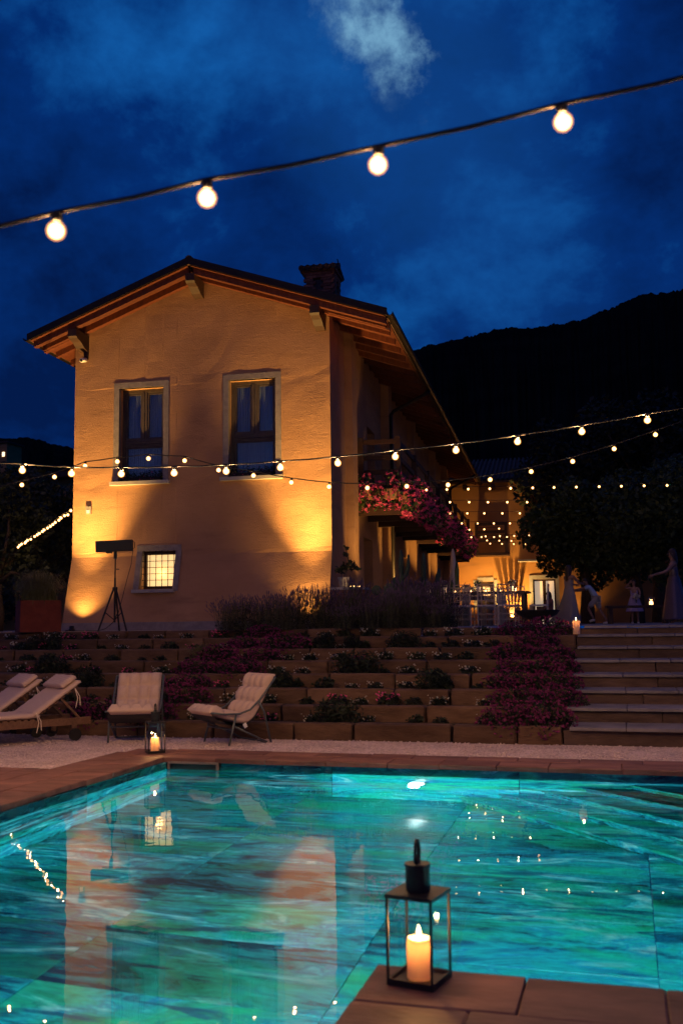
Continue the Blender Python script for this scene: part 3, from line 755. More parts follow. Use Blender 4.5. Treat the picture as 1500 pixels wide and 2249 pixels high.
# low barred window, lit from inside
lw = empty('window', (-3.78, .14, 2.15)); lw.parent = house
mb = MB()
for c, d in (((-.36, 0, .42), (.05, .07, .84)), ((.36, 0, .42), (.05, .07, .84)), ((0, 0, .03), (.668, .068, .06)), ((0, 0, .79), (.668, .068, .07))): mb.box(c, d)
mb.build('frame', 'wood_dark', lw)
MB().box((0, .05, .42), (.67, .01, .72)).build('pane', 'lit_room', lw)
for k in range(6): MB().tube([(-.34 + .136 * k, -.15, -.01), (-.34 + .136 * k, -.15, .83)], .008, 6).build('window_bar', 'metal_dark', lw)
for k in range(6): MB().tube([(-.39, -.165, .06 + .135 * k), (.39, -.165, .06 + .135 * k)], .007, 6).build('window_bar', 'metal_dark', lw)
point_light('window_lamp', (0, -.02, .35), 2.0, (1, .6, .22), .08, lw)

# roof: two slabs, verge boards, rafters, ridge, gutter
def roof_slab(name, ua, ub, t0, t1, va, vb, material, parent=house, dz=0):
    P = []
    for v in (va, vb):
        for u in (ua, ub):
            P += [(u, v, roof_top(u) - t1 + dz), (u, v, roof_top(u) - t0 + dz)]
    return MB().add(P, [(0, 1, 3, 2), (4, 6, 7, 5), (0, 4, 5, 1), (2, 3, 7, 6), (1, 5, 7, 3), (0, 2, 6, 4)]).build(name, material, parent)
roof = empty('roof'); roof.parent = house
for ua, ub in ((UL_E, UR), (UR, UR_E)):
    roof_slab('roof_slope', ua, ub, 0, .105, V0, V1, 'roof', roof)
    roof_slab('soffit_boards', ua + .04, ub - .04, .106, .13, V0 + .02, V1, 'wood_eave', roof)
    for k, (va, vb) in enumerate(((V0 + .10, V0 + .24), (-.16, -.03))):
        roof_slab('verge_rafter', ua + .08, ub - .03, .131, .27, va, vb, 'wood_eave', roof)
n = int((V1 - .3) / .72)
for k in range(n):
    v = .35 + .72 * k
    roof_slab('rafter', -.02, UR_E - .10, .131, .26, v, v + .11, 'wood_eave', roof)
    if k < 6: roof_slab('rafter', UL_E + .10, -5.78, .131, .26, v, v + .11, 'wood_eave', roof)
for v in (V0 + .45,):
    roof_slab('rafter', .02, UR_E - .10, .131, .26, v, v + .10, 'wood_eave', roof); roof_slab('rafter', UL_E + .10, -5.82, .131, .26, v, v + .10, 'wood_eave', roof)
# tile edge along the verge and ridge caps
for ua, ub in ((UL_E, UR), (UR, UR_E)): roof_slab('verge_flashing', ua - .02 if ua == UL_E else ua, ub + .02 if ub == UR_E else ub, -.035, .12, V0 - .035, V0 - .002, 'metal_dark', roof)
mb = MB()
for k in range(40): mb.tube([(UR, V0 + .45 * k, ZR + .0), (UR, V0 + .45 * k + .46, ZR + .02)], .085, 8)
mb.build('ridge_tiles', 'roof', roof, kind='stuff')
prof = [(.075 * math.cos(a), .075 * math.sin(a)) for a in np.linspace(math.pi, 2 * math.pi, 8)]
def gutter(u, va, vb):
    z = roof_top(UR_E if u > 0 else UL_E) - .05; mb = MB(); V = []
    for v in (va, vb):
        for x, y in prof: V.append((u + x, v, z + y))
        for x, y in reversed(prof): V.append((u + x * .85, v, z + y * .85))
    k = len(prof) * 2
    mb.add(V, [(i, (i + 1) % k, k + (i + 1) % k, k + i) for i in range(k)] + [tuple(range(k))]); return mb.build('gutter', 'metal_dark', roof)
gutter(UR_E + .06, V0, V1); gutter(UL_E - .06, V0, V1)
# downpipes with their swan necks
for v in (6.0, 21.6):
    zt = roof_top(UR_E) - .12
    MB().tube([(UR_E + .05, v, zt), (UR_E - .1, v, zt - .12), (.40, v, zt - .52), (.33, v, zt - .62), (.33, v, zt - .75), (.33, v, 1.29)], .05, 8).build('downpipe', 'metal_dark', house, smooth=True)
# carved purlin ends on the gable
def purlin(u, z, h=.34):
    mb = MB(); P = [(-.62, 0), (-.62, -.16), (-.56, -.20), (-.40, -.24), (-.22, -.33), (-.06, -.37), (.1, -.37), (.1, 0)]
    n = len(P); V = [(u - .10, v, z + y) for v, y in P] + [(u + .10, v, z + y) for v, y in P]
    mb.add(V, [tuple(range(n)), tuple(range(2 * n - 1, n - 1, -1))] + [(i, n + i, n + (i + 1) % n, (i + 1) % n) for i in range(n)])
    mb.build('purlin_end', 'wood_dark', roof)
purlin(UR, ZR - .28); purlin(-5.58, roof_top(-5.58) - .275); purlin(-.18, roof_top(-.18) - .275)
# small fittings
MB().box((-5.42, -.02, 3.90), (.13, .04, .17)).build('junction_box', 'grey_plastic', house)
MB().box((-5.42, -.043, 3.87), (.07, .01, .07)).build('socket_cover', 'white_plastic', house)
# chimney
ch = empty('chimney', (-.75, 2.6, 8.15)); ch.parent = house
bm_ = stone_mesh('chimney_brick', .235, .11, .062, .004, 'brick', .002); bm_s = stone_mesh('chimney_brick', .11, .235, .062, .004, 'brick', .002)
MB().box((0, 0, .62), (.66, .66, 1.24)).build('chimney_core', 'mortar', ch)
for c in range(17):
    z = .30 + c * .072
    for k in range(3):
        off = (.12 if c % 2 else 0) - .24 + .24 * k - .06
        if c in (11, 12, 13, 14) and k == 1: continue
        inst('chimney_brick', bm_, ch, (max(-.24, min(.24, off)), -.335, z)); inst('chimney_brick', bm_s, ch, (.335, max(-.24, min(.24, off)), z))
MB().box((.0, -.333, 1.20), (.2, .03, .28)).build('smoke_hole', 'black', ch)
MB().box((0, 0, 1.56), (.86, .86, .06)).box((0, 0, 1.50), (.78, .78, .058)).build('chimney_band', 'brick', ch)
mb = MB()
for k in range(6):
    x = -.38 + .152 * k
    mb.tube([(x, -.5, 1.60), (x, 0, 1.74), ], .075, 8).tube([(x, .5, 1.60), (x, 0, 1.745)], .075, 8)
mb.tube([(-.45, 0, 1.76), (.45, 0, 1.76)], .085, 8).build('chimney_cap', 'roof', ch)
MB().tube([(.44, -.3, 1.62), (.47, -.3, 1.75), (.45, -.3, 1.82)], .014, 5).build('chimney_hook', 'metal_dark', ch)
an = empty('antenna', hw(-1.62, 2.3, 8.62), HT); tag(an, 'pale wedge-shaped television antenna on a short mast beside the chimney', 'antenna')
MB().tube([(.28, 0, 0), (.28, 0, .42)], .016, 6).tube([(.28, 0, .10), (.55, .05, .04)], .014, 6).build('mast', 'metal_dark', an)
MB().add([(-.28, -.1, .40), (-.28, .1, .40), (.20, .16, .40), (.20, -.16, .40), (-.28, -.06, .36), (-.28, .06, .36), (.20, .06, .14), (.20, -.06, .14)],
         [(0, 3, 2, 1), (4, 5, 6, 7), (0, 1, 5, 4), (2, 3, 7, 6), (0, 4, 7, 3), (1, 2, 6, 5)]).build('antenna_head', 'grey_plastic', an)
MB().box((.25, 0, .30), (.06, .05, .07)).build('clamp', 'metal_dark', an)
cc = empty('security_camera', hw(-5.53, -.02, 7.38), HT); tag(cc, 'small white security camera under the left roof corbel', 'camera')
MB().box((0, -.02, -.0), (.10, .05, .22)).build('bracket', 'wood_dark', cc)
MB().tube([(0, -.04, -.12), (-.02, -.20, -.17)], .05, 10).build('camera_body', 'white_plastic', cc, smooth=True)
MB().tube([(-.0202, -.201, -.1703), (-.022, -.214, -.175)], .032, 10).build('camera_lens', 'black', cc)

# balcony along the courtyard side
bal = empty('balcony'); bal.parent = house
BV0, BV1, BO = 2.65, 22.5, 1.0
MB().box((BO / 2 + .03, (BV0 + BV1) / 2, 4.075), (BO + .02, BV1 - BV0, .05)).build('balcony_floor', 'wood_dark', bal)
v = BV0 + .1
while v < BV1: MB().box((BO / 2 + .02, v, 3.96), (BO + .06, .12, .16)).build('joist', 'wood_dark', bal); v += 1.45
vv = [BV0 + .06 + 2.75 * k for k in range(8)]
for v in vv: MB().box((BO, v, 4.91), (.13, .13, 1.60)).build('post', 'wood_dark', bal)
MB().box((.12, BV0 + .06, 4.91), (.13, .13, 1.60)).build('post', 'wood_dark', bal)
for z in (5.60, 5.22, 4.88, 4.50):
    MB().box((BO, (BV0 + BV1) / 2, z), (.055, BV1 - BV0 - .1, .11)).build('rail', 'wood_dark', bal)
    MB().box((.56, BV0 + .06, z + .002), (.74, .05, .108)).build('rail', 'wood_dark', bal)

# courtyard wing at the far end
wing = empty('courtyard_wing', hw(0, 24.85, 0), HT); tag(wing, 'far orange courtyard wing with a lit glass door and a small balcony', 'house')
wf = lambda u, z, d: (u, d, z)
WD = (3.55, 1.285, 4.52, 3.24); WW = (1.12, 2.05, 1.84, 3.18)
wall_panel('wing_wall', .02, 16, 1.2, lambda u: 7.62, [WD, WW], wf, 'plaster_red', wing, grid=.9, depth=.25, seed=8, reveal='surround')
MB().box((4.035, .22, 2.26), (.97, .03, 1.95)).build('door_glow', 'lit_door', wing)
mb = MB()
for x in (3.58, 4.035, 4.49): mb.box((x, .16, 2.26), (.07 if x != 4.035 else .14, .06, 1.94))
mb.box((4.035, .162, 3.2), (.9, .05, .07)).build('door', 'wood_dark', wing)
mb = MB()
for c, d in (((3.47, -.01, 2.35), (.15, .06, 2.12)), ((4.60, -.01, 2.35), (.15, .06, 2.12)), ((4.035, -.012, 3.33), (.98, .06, .17))): mb.box(c, d)
mb.build('door_surround', 'sill', wing)
mb = MB()
for c, d in (((1.03, -.01, 2.6), (.17, .06, 1.3)), ((1.93, -.01, 2.6), (.17, .06, 1.3)), ((1.48, -.012, 3.28), (.73, .06, .18))): mb.box(c, d)
mb.build('window_surround', 'sill', wing)
MB().box((1.48, .18, 2.61), (.71, .03, 1.12)).build('window_sash', 'wood_dark', wing)
MB().box((1.50, .160, 2.75), (.30, .01, .42)).build('window_pane', 'lit_door', wing)
MB().box((3.4, -.35, 4.05), (.9, .7, .08)).build('door_canopy', 'sill', wing)
# its balcony, roof and eave beams
MB().box((1.85, -.45, 4.35), (1.5, .9, .12)).build('balcony_floor', 'wood_dark', wing)
for x in (1.20, 2.48): MB().box((x, -.86, 5.05), (.13, .10, 1.4)).build('balcony_post', 'wood_dark', wing)
for z in (5.68, 5.32, 4.95): MB().box((1.84, -.862, z), (1.15, .07, .13)).build('balcony_rail', 'wood_dark', wing)
wr = empty('roof', (0, 0, 0)); wr.parent = wing
mb = MB(); mb.add([(-3, -.75, 7.62), (16, -.75, 7.62), (16, 4.2, 9.3), (-3, 4.2, 9.3), (-3, -.75, 7.52), (16, -.75, 7.52), (16, 4.2, 9.2), (-3, 4.2, 9.2)], [(0, 1, 2, 3), (7, 6, 5, 4), (0, 4, 5, 1)]).build('roof_slope', 'roof', wr)
mb = MB()
for k in range(70):
    x = .2 + .2 * k
    for j in range(9):
        t0, t1 = j / 9, (j + 1.12) / 9
        mb.tube([(x, -.78 + 4.95 * t0, 7.64 + 1.68 * t0), (x, -.78 + 4.95 * t1, 7.655 + 1.68 * t1)], [.075, .062], 6, cap=False)
mb.build('roof_tiles', 'roof', wr, kind='stuff')
for k in range(12): MB().box((.7 + 1.25 * k, -.32, 7.40), (.16, .72, .2)).build('eave_beam', 'wood_dark', wr)

# ground spotlights with their beams
def ground_spot(u, v, tu, tv, tz, watts, ang, label, frame=True, blend=1.0, col=(1.0, .56, .14), z=TZ, spill=0.0, r=.03):
    o = empty('ground_spotlight', hw(u, v, z), HT); tag(o, label, 'spotlight', 'ground spotlights washing the walls')
    MB().lathe([(.06, 0), (.075, .02), (.05, .06), (.045, .11), (.0, .11)], 14).build('lamp_housing', 'black', o)
    MB().tube([(-.14, 0, .01), (-.07, 0, .015)], .012, 6).build('cable_gland', 'black', o)
    spot_light('spot_beam', (0, 0, .14), (tu - u, tv - v, tz - z), watts, math.radians(ang), blend, col, r, o)
    if spill: spot_light('spot_spill', (0, .22, .13), (tu - u, tv - v, tz - z), watts * spill, math.radians(112), 1.0, col, r, o)
ground_spot(-5.34, -.86, -5.30, -.08, 7.4, SPOT_W * 2.9, 58, 'spotlight at the foot of the gable beside the rust-red planter', spill=.07)
ground_spot(-.40, -.86, -.42, -.08, 7.4, SPOT_W * 2.9, 58, 'spotlight at the foot of the gable behind the lavender', spill=.07)
ground_spot(.95, .9, .60, 2.3, 4.4, SPOT_W * .55, 56, 'spotlight at the corner pilaster behind the brick pillar')
ground_spot(.62, 5.7, .32, 6.3, 6.4, SPOT_W * .9, 38, 'spotlight at the foot of the downpipe among the cacti')
ground_spot(.62, 10.7, .32, 11.3, 6.4, SPOT_W * .9, 38, 'spotlight at the side wall behind the first dining table')
ground_spot(.62, 16.3, .32, 16.9, 6.4, SPOT_W * .9, 38, 'spotlight at the side wall past the tall cactus')
ground_spot(.9, 22.8, .6, 24.6, 3.6, SPOT_W * .5, 90, 'spotlight in the corner where the wing meets the house')

# ------------------------------------------------------------------ festoon strings
bulb_me = MB().lathe([(.001, -.0315), (.012, -.029), (.0225, -.022), (.029, -.012), (.0315, .0), (.029, .012), (.0225, .0215), (.0135, .028), (.012, .031)], 16).mesh('bulb', True); bulb_me.materials.append(MATS['bulb'])
core_me = MB().lathe([(.001, -.0245), (.0095, -.0225), (.0175, -.017), (.0225, -.009), (.0245, .0), (.0225, .009), (.0175, .017), (.0095, .0225), (.001, .0245)], 14).mesh('filament_glow', True); core_me.materials.append(MATS['bulb_core'])
sock_me = MB().lathe([(.014, .030), (.017, .034), (.017, .056), (.009, .062), (.0, .062)], 10).mesh('socket'); sock_me.materials.append(MATS['cable'])
def festoon(pts, label, ext=(0, 0), watts=BULB_W, sag=.006, light_every=1):
    pts = [Vector(p) for p in pts]
    for _ in range(ext[0]): pts.insert(0, pts[0] * 2 - pts[1])
    for _ in range(ext[1]): pts.append(pts[-1] * 2 - pts[-2])
    o = empty('festoon_string', pts[0]); tag(o, label, 'string lights', 'festoon light strings')
    base = pts[0]; path = []
    for i, p in enumerate(pts):
        path.append(p - base + Vector((0, 0, .060)))
        if i < len(pts) - 1: path.append((p + pts[i + 1]) / 2 - base + Vector((0, 0, .060 - sag)))
    MB().tube(path, .0075, 6).build('cable', 'cable', o, smooth=True)
    for i, p in enumerate(pts):
        b = inst('bulb', bulb_me, o, p - base, (random.uniform(-.08, .08), random.uniform(-.08, .08), 0)); inst('socket', sock_me, b); inst('filament_glow', core_me, b)
        if i % light_every == 0: point_light('bulb_glow', p - base, watts * light_every, WARM, .012, o)
def row(xs, y, D, y2=None, D2=None):
    n = len(xs); out = []
    for i, x in enumerate(xs):
        t = (x - xs[0]) / (xs[-1] - xs[0])
        yy = y[i] if isinstance(y, (list, tuple)) else y + ((y2 if y2 else y) - y) * t
        out.append(at_depth(x, yy, D + ((D2 if D2 else D) - D) * t))
    return out
festoon(row([124, 455, 830, 1236], [507, 435, 362, 268], 3.1), 'festoon string close overhead crossing the upper sky', ext=(5, 5), watts=4.0)
festoon(row([50, 158, 267, 383, 497, 616, 742, 868, 1001, 1136, 1277, 1421], [1033, 1040, 1041, 1039, 1035, 1027, 1017, 1003, 989, 970, 948, 923], 8.9), 'festoon string crossing the gable below the window sills', ext=(5, 2), watts=24.0)
festoon(row([49, 120.6, 187.7, 258.5, 326.6, 406, 480.5, 557, 640, 722.8, 806.8, 893, 983.6, 1076, 1166, 1257, 1348, 1438.6],
            [1065, 1047.5, 1023.6, 1013.7, 1007, 1011.7, 1032.5, 1044.4, 1059.5, 1069, 1071.6, 1068, 1065, 1053.4, 1035.7, 1013.4, 985.8, 954.6], 13.6, D2=13.0), 'festoon string dipping from the left window to the balcony flowers', ext=(3, 3), watts=1.0)
X4 = [936.3, 981, 1027.8, 1075, 1121, 1169.3, 1216, 1265, 1315, 1363.8, 1413.7, 1464]
CW = 0.8
festoon(row(X4, 1076, 24.0, 1066), 'longest courtyard festoon string running right across the dark trees', watts=CW, light_every=2)
festoon(row([947, 987.8, 1030, 1071, 1113.6, 1157], 1103, 27.5), 'courtyard festoon string second from the top', watts=CW, light_every=2)
festoon(row([987.8, 1025.8, 1063, 1102.7, 1141], 1127.5, 30), 'courtyard festoon string third from the top', watts=CW, light_every=2)
festoon(row([1013.8, 1048.6, 1084, 1119.4, 1155.8], 1149.6, 33), 'courtyard festoon string level with the far balcony top rail', watts=CW, light_every=2)
festoon(row([1030.5, 1063, 1095.5], [1163.5, 1162.5, 1161], 35.5), 'short courtyard festoon string of three bulbs', watts=CW, light_every=2)
festoon(row([1034.6, 1066, 1097.5, 1128.7, 1161], [1180, 1178, 1177.5, 1177, 1176], 38), 'courtyard festoon string under the far balcony', watts=CW, light_every=2)
festoon(row([1057, 1084.5, 1113, 1142], 1179.5, 40), 'courtyard festoon string just behind the one under the balcony', watts=CW, light_every=2)
festoon(row([1069, 1096, 1122.5, 1149.5, 1177.6], 1187, 41.5, 1189), 'courtyard festoon string second from the bottom', watts=CW, light_every=2)
festoon(row([1076, 1102, 1127.7, 1153.7, 1178.6], 1194, 43, 1196), 'lowest courtyard festoon string', watts=CW, light_every=2)
LS = [(765, 888), (733, 933), (697, 942), (660, 967), (637, 990), (598, 1014), (572, 1036), (545, 1056), (515, 1075), (479, 1095), (459, 1112), (428, 1133), (404, 1148), (377, 1165), (335, 1195), (301, 1207), (283, 1222), (273, 1236), (238, 1246), (218, 1260), (200, 1280)]
festoon([at_depth(x / 4.889, 940 + y / 4.889, 20.5 + 4.5 * i / 20) for i, (x, y) in enumerate(LS)], 'festoon string slanting down into the dark tree left of the house', watts=2.0, sag=.0, light_every=2)

# ------------------------------------------------------------------ hills and far things
def hill(name, prof, d_front, d_ridge, d_back, label=None, step=4):
    """prof: silhouette pixels (x, y) of the ridge at camera distance d_ridge"""
    xs = np.array([p[0] for p in prof]); ys = np.array([p[1] for p in prof])
    X = np.arange(xs[0], xs[-1] + 1, step); Y = np.interp(X, xs, ys)
    n = len(X); nz = sum(np.interp(np.arange(n), np.arange(0, n + k, k), rng.normal(0, a, len(np.arange(0, n + k, k)))) for k, a in ((30, 5), (9, 2.4), (3, 1.6), (1, 1.1)))
    V = []; rows = []
    ts = [0, .25, .5, .75, .9, 1.0]
    for t in ts:
        d = d_front + (d_ridge - d_front) * t
        for i in range(n):
            p = at_depth(X[i], Y[i] + nz[i], d_ridge); b = at_depth(X[i], 1374, d)
            V.append((b.x, b.y, (TZ - .3) + (p.z - TZ) * (t ** 1.15) + (rng.normal(0, 1.2) if 0 < t < 1 else 0)))
    for i in range(n):
        b = at_depth(X[i], 1374, d_back); V.append((b.x, b.y, TZ - .3))
    Fc = [(r * n + i, r * n + i + 1, (r + 1) * n + i + 1, (r + 1) * n + i) for r in range(len(ts)) for i in range(n - 1)]
    arr_obj(name, V, Fc, 'hill', kind='structure')
hill('wooded_hill', [(600, 860), (760, 800), (895, 758), (950, 738), (1010, 722), (1075, 706), (1150, 696), (1230, 691), (1300, 684), (1350, 662), (1400, 640), (1450, 622), (1500, 615), (1700, 560), (2300, 500)], 110, 700, 1300)
hill('wooded_hill', [(-900, 900), (-300, 945), (0, 955), (40, 960), (90, 966), (140, 975), (200, 985), (500, 1010), (900, 1060)], 150, 900, 1600)
fh = at_depth(12, 1003, 160)
fho = empty('hillside_house', (fh.x, fh.y, fh.z - 1.2)); tag(fho, 'tiny pale house with one lit window on the left hillside', 'house')
MB().box((0, 0, -3), (3.4, 4, 12)).build('wall', 'plaster_red', fho); MB().prism([(-2.0, -2.3), (2.0, -2.3), (2.0, 2.3), (-2.0, 2.3)], 3.0, 3.3).build('roof', 'roof', fho)
MB().box((1.1, -2.03, 1.2), (.45, .06, .7)).build('window', 'far_window', fho)
# neighbour glimpsed behind the left tree
nb = empty('neighbour_house', at_depth(135, 1378, 40), -.2); tag(nb, 'orange neighbouring house glimpsed behind the tree left of the farmhouse', 'house')
MB().box((-1.5, 2, 2.9), (9, 4, 6.2)).build('wall', 'plaster_red', nb); MB().box((-1.5, 2, 6.12), (10, 5.2, .22)).build('roof', 'roof', nb)
for x in (-4.0, -1.0, 1.6): MB().box((x, -.03, 3.9), (.9, .08, 1.3)).build('window', 'wood_dark', nb)

# ------------------------------------------------------------------ trees
def tree(name, loc, crowns, n, size, label, leafmat, trunk_h, trunk_r, limbs=5, cat='tree', shell=.45):
    o = empty(name, loc); tag(o, label, cat)
    top = Vector((0, 0, trunk_h)); mb = MB()
    mb.tube([(0, 0, 0), (.05, .03, trunk_h * .35), (-.04, .05, trunk_h * .7), top], [trunk_r * 1.3, trunk_r, trunk_r * .85, trunk_r * .7], 9)
    for c, r in crowns[:limbs + 3]:
        c = Vector(c); mb.tube([top * .9, (top + c) / 2 + Vector((random.uniform(-.2, .2), random.uniform(-.2, .2), .1)), c], [trunk_r * .55, trunk_r * .35, trunk_r * .1], 6)
    mb.build('trunk', 'bark', o, smooth=True)
    V, Fc = leaf_cloud(n, ell_sampler(crowns, shell), size, aspect=.6)
    arr_obj('crown', V, Fc, leafmat, o)
    return o
def crown(cx_, cz, rx, rz, k, ry=None, seed=0, rr=(.35, .55)):
    r_ = random.Random(seed); out = []
    for _ in range(k):
        a = r_.uniform(0, 6.283); q = math.sqrt(r_.random()); b = r_.uniform(-1, 1)
        s = r_.uniform(*rr)
        out.append(((cx_ + rx * q * math.cos(a) * .8, (ry or rx) * q * math.sin(a) * .8, cz + rz * b * .7), (rx * s * .8, (ry or rx) * s * .8, rz * s * .9)))
    return out
def gp(x, D): p = at_depth(x, 1374, D); p.z = TZ; return p
tree('shade_tree', gp(1292, 31), crown(0, 2.75, 1.9, 1.75, 22, seed=1), 15000, .17, 'dense leafy tree nearest the wing door, hanging over the terrace', 'leaf', 2.2, .16)
tree('shade_tree', gp(1400, 30), crown(0, 2.85, 2.4, 1.9, 24, seed=2), 17000, .17, 'broad dark tree over the dancing children', 'leaf', 2.2, .18)
tree('shade_tree', gp(1530, 28), crown(0, 2.9, 2.5, 1.9, 22, seed=3), 14000, .17, 'dark tree at the right edge above the woman in the long dress', 'leaf', 2.2, .18)
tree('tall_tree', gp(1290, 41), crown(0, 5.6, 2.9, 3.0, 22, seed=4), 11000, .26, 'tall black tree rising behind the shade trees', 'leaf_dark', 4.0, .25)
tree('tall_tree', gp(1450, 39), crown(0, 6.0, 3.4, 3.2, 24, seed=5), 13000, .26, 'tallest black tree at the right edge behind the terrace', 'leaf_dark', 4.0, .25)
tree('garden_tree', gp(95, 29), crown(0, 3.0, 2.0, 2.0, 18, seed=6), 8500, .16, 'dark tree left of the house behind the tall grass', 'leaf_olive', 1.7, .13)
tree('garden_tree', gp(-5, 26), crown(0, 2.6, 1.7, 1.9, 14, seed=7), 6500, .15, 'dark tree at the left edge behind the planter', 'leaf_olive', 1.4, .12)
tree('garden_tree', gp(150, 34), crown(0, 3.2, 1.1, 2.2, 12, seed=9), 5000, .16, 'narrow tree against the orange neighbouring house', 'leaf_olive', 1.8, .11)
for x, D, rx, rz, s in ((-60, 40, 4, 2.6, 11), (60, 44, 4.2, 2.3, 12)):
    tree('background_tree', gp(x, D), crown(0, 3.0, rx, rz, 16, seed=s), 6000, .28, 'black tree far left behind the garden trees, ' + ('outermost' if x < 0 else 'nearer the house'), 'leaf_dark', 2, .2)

# ------------------------------------------------------------------ planting on the tiers
def plant_mesh(kind, seed):
    global rng
    rng = np.random.default_rng(seed)
    if kind == 'shrub': return leaf_cloud(700, ell_sampler([((0, 0, .13), (.24, .18, .16)), ((.12, 0, .10), (.18, .15, .13)), ((-.13, .02, .10), (.18, .15, .12))], .3), .07, aspect=.25)
    if kind == 'clump': return leaf_cloud(170, ell_sampler([((0, 0, .05), (.13, .10, .08)), ((.05, 0, .06), (.08, .08, .07))], .2), .055)
    if kind == 'clump_bloom':
        c = [((rng.uniform(-.13, .13), rng.uniform(-.11, .04), rng.uniform(.05, .145)), (.011, .011, .009)) for _ in range(22)]
        return leaf_cloud(130, ell_sampler(c, .3), .017, aspect=.9)
    if kind == 'mound': return leaf_cloud(1500, ell_sampler([((0, 0, .12), (.40, .27, .17)), ((.22, -.05, .08), (.25, .22, .14)), ((-.22, -.05, .08), (.25, .22, .14)), ((0, -.22, .02), (.3, .15, .13))], .3), .05, aspect=.4)
    if kind == 'mound_bloom':
        s = ell_sampler([((0, 0, .13), (.42, .29, .18)), ((.22, -.05, .09), (.27, .24, .15)), ((-.22, -.05, .09), (.27, .24, .15)), ((0, -.24, .02), (.32, .17, .14))], .86)
        cs = s(330); cs = cs[(cs[:, 1] < .22)]
        c = [(p, (.020, .020, .013)) for p in cs]
        return leaf_cloud(4600, ell_sampler(c, .2), .021, aspect=.8)
PM = {}
def proto(kind, material, k):
    key = (kind, material, k)
    if key not in PM:
        V, Fc = plant_mesh(kind, hash(kind) % 97 + k * 13 + 5 if 0 else len(PM) * 7 + k + 3)
        o = arr_obj(kind, V, Fc, material); PM[key] = o.data; bpy.data.objects.remove(o)
    return PM[key]
def plant(name, loc, foliage, bloom, label, cat, group, s=(1, 1, 1), k=0, rz=0):
    o = empty(name, loc, rz); o.scale = s; tag(o, label, cat, group)
    inst('foliage', proto(*foliage, k), o)
    if bloom: inst('blossom', proto(*bloom, k), o)
    return o
def tier_at(x, y):
    """pixel on the front line of the nearest tier bed"""
    best = None
    for i in range(7):
        z = RISE * (i + 1) - .04; p = at_z(x, y, z); yc = Y1 + TREAD * i + .36
        e = abs(p.y - yc)
        if best is None or e < best[0]: best = (e, Vector((p.x, yc, z)), i)
    return best[1], best[2]
ORD = ['lowest', 'second', 'third', 'fourth', 'fifth', 'sixth', 'seventh']
for nm, L_ in (('left', [(0, -6.05), (0, -6.85), (1, -6.55), (1, -5.85), (2, -6.05), (2, -6.75), (3, -6.25), (3, -5.55), (4, -6.15), (4, -5.45), (5, -6.0), (5, -5.3), (6, -5.9)]),
               ('right', [(0, -1.42), (0, -1.0), (1, -1.35), (1, -.85), (2, -1.5), (2, -.95), (3, -1.5), (3, -1.0), (4, -1.6), (4, -1.05), (5, -1.3), (6, -1.7), (6, -1.2)])):
    for q, (i, x) in enumerate(L_):
        s = random.uniform(.85, 1.15); 
        front = sum(1 for (a, b) in L_ if a == i); me_i = sorted([b for (a, b) in L_ if a == i]).index(x)
        side = '' if front == 1 else (', left half' if me_i == 0 else ', right half')
        plant('flowering_mound', (x, Y1 + TREAD * i + .28, RISE * (i + 1) - .05), ('mound', 'leaf_dark'), ('mound_bloom', 'magenta'),
              f'magenta flower mound on the {ORD[i]} tier, ' + ('behind the cushioned chairs' if nm == 'left' else 'beside the steps') + side, 'flowers', 'magenta flower mounds cascading down the tiers', (s * .82, .8, s * (.95 if nm == 'left' else 1.0)), q % 3, random.uniform(-.4, .4))
SH = [(645, 1510, 1.0), (660, 1440, .9), (815, 1478, 1.3), (970, 1510, 1.1), (770, 1580, 1.2), (800, 1420, 1.0), (195, 1475, 1.1), (200, 1512, 1.2), (330, 1420, .9), (225, 1424, .9), (960, 1418, 1.0), (1420, 1150, 0)]
SHN = {}
for x, y, s in sorted(SH[:-1]):
    p, i = tier_at(x, y); SHN[i] = SHN.get(i, -1) + 1
    plant('dark_shrub', p + Vector((0, -.05, 0)), ('shrub', 'leaf_dark'), None, f'dark rounded shrub on the {ORD[i]} stone tier, {ordw(SHN[i])} of its tier from the left', 'shrub', 'dark shrubs in the tier beds', (s, s, s * 1.05), int(x) % 3, random.uniform(0, 6))
random.seed(99)
for i in range(7):
    x = at_z(0, 1374, CAM_H - .001).x if 0 else at_depth(0, 1374, (Y1 + TREAD * i + .45) / ray(0, 1374)[1]).x + random.uniform(.02, .4); cnt = {}
    while x < XS - .35:
        kind = random.random(); s = random.uniform(.7, 1.35)
        loc = (x, Y1 + TREAD * i + random.uniform(.38, .5), RISE * (i + 1) - .045)
        ck = 'w' if kind < .42 else 'r' if kind < .62 else 'g'; cnt[ck] = cnt.get(ck, -1) + 1; pos = f'{ordw(cnt[ck])} of its kind from the left on the {ORD[i]} tier'
        if kind < .42: plant('white_flower_clump', loc, ('clump', 'leaf_dark'), ('clump_bloom', 'white_flower'), f'white bedding flower clump, {pos}', 'flowers', 'white bedding flowers in the tiers', (s, s, s), random.randrange(4), random.uniform(0, .8))
        elif kind < .62: plant('red_flower_clump', loc, ('clump', 'leaf_dark'), ('clump_bloom', 'geranium'), f'dark red bedding flower clump, {pos}', 'flowers', 'red bedding flowers in the tiers', (s, s, s), random.randrange(4), random.uniform(0, .8))
        else: plant('leafy_clump', loc, ('clump', 'leaf_dark'), None, f'small leafy clump without flowers, {pos}', 'plant', 'leafy clumps in the tiers', (s, s, s), random.randrange(4), random.uniform(0, .8))
        x += random.uniform(.28, .62)
rng = np.random.default_rng(77)
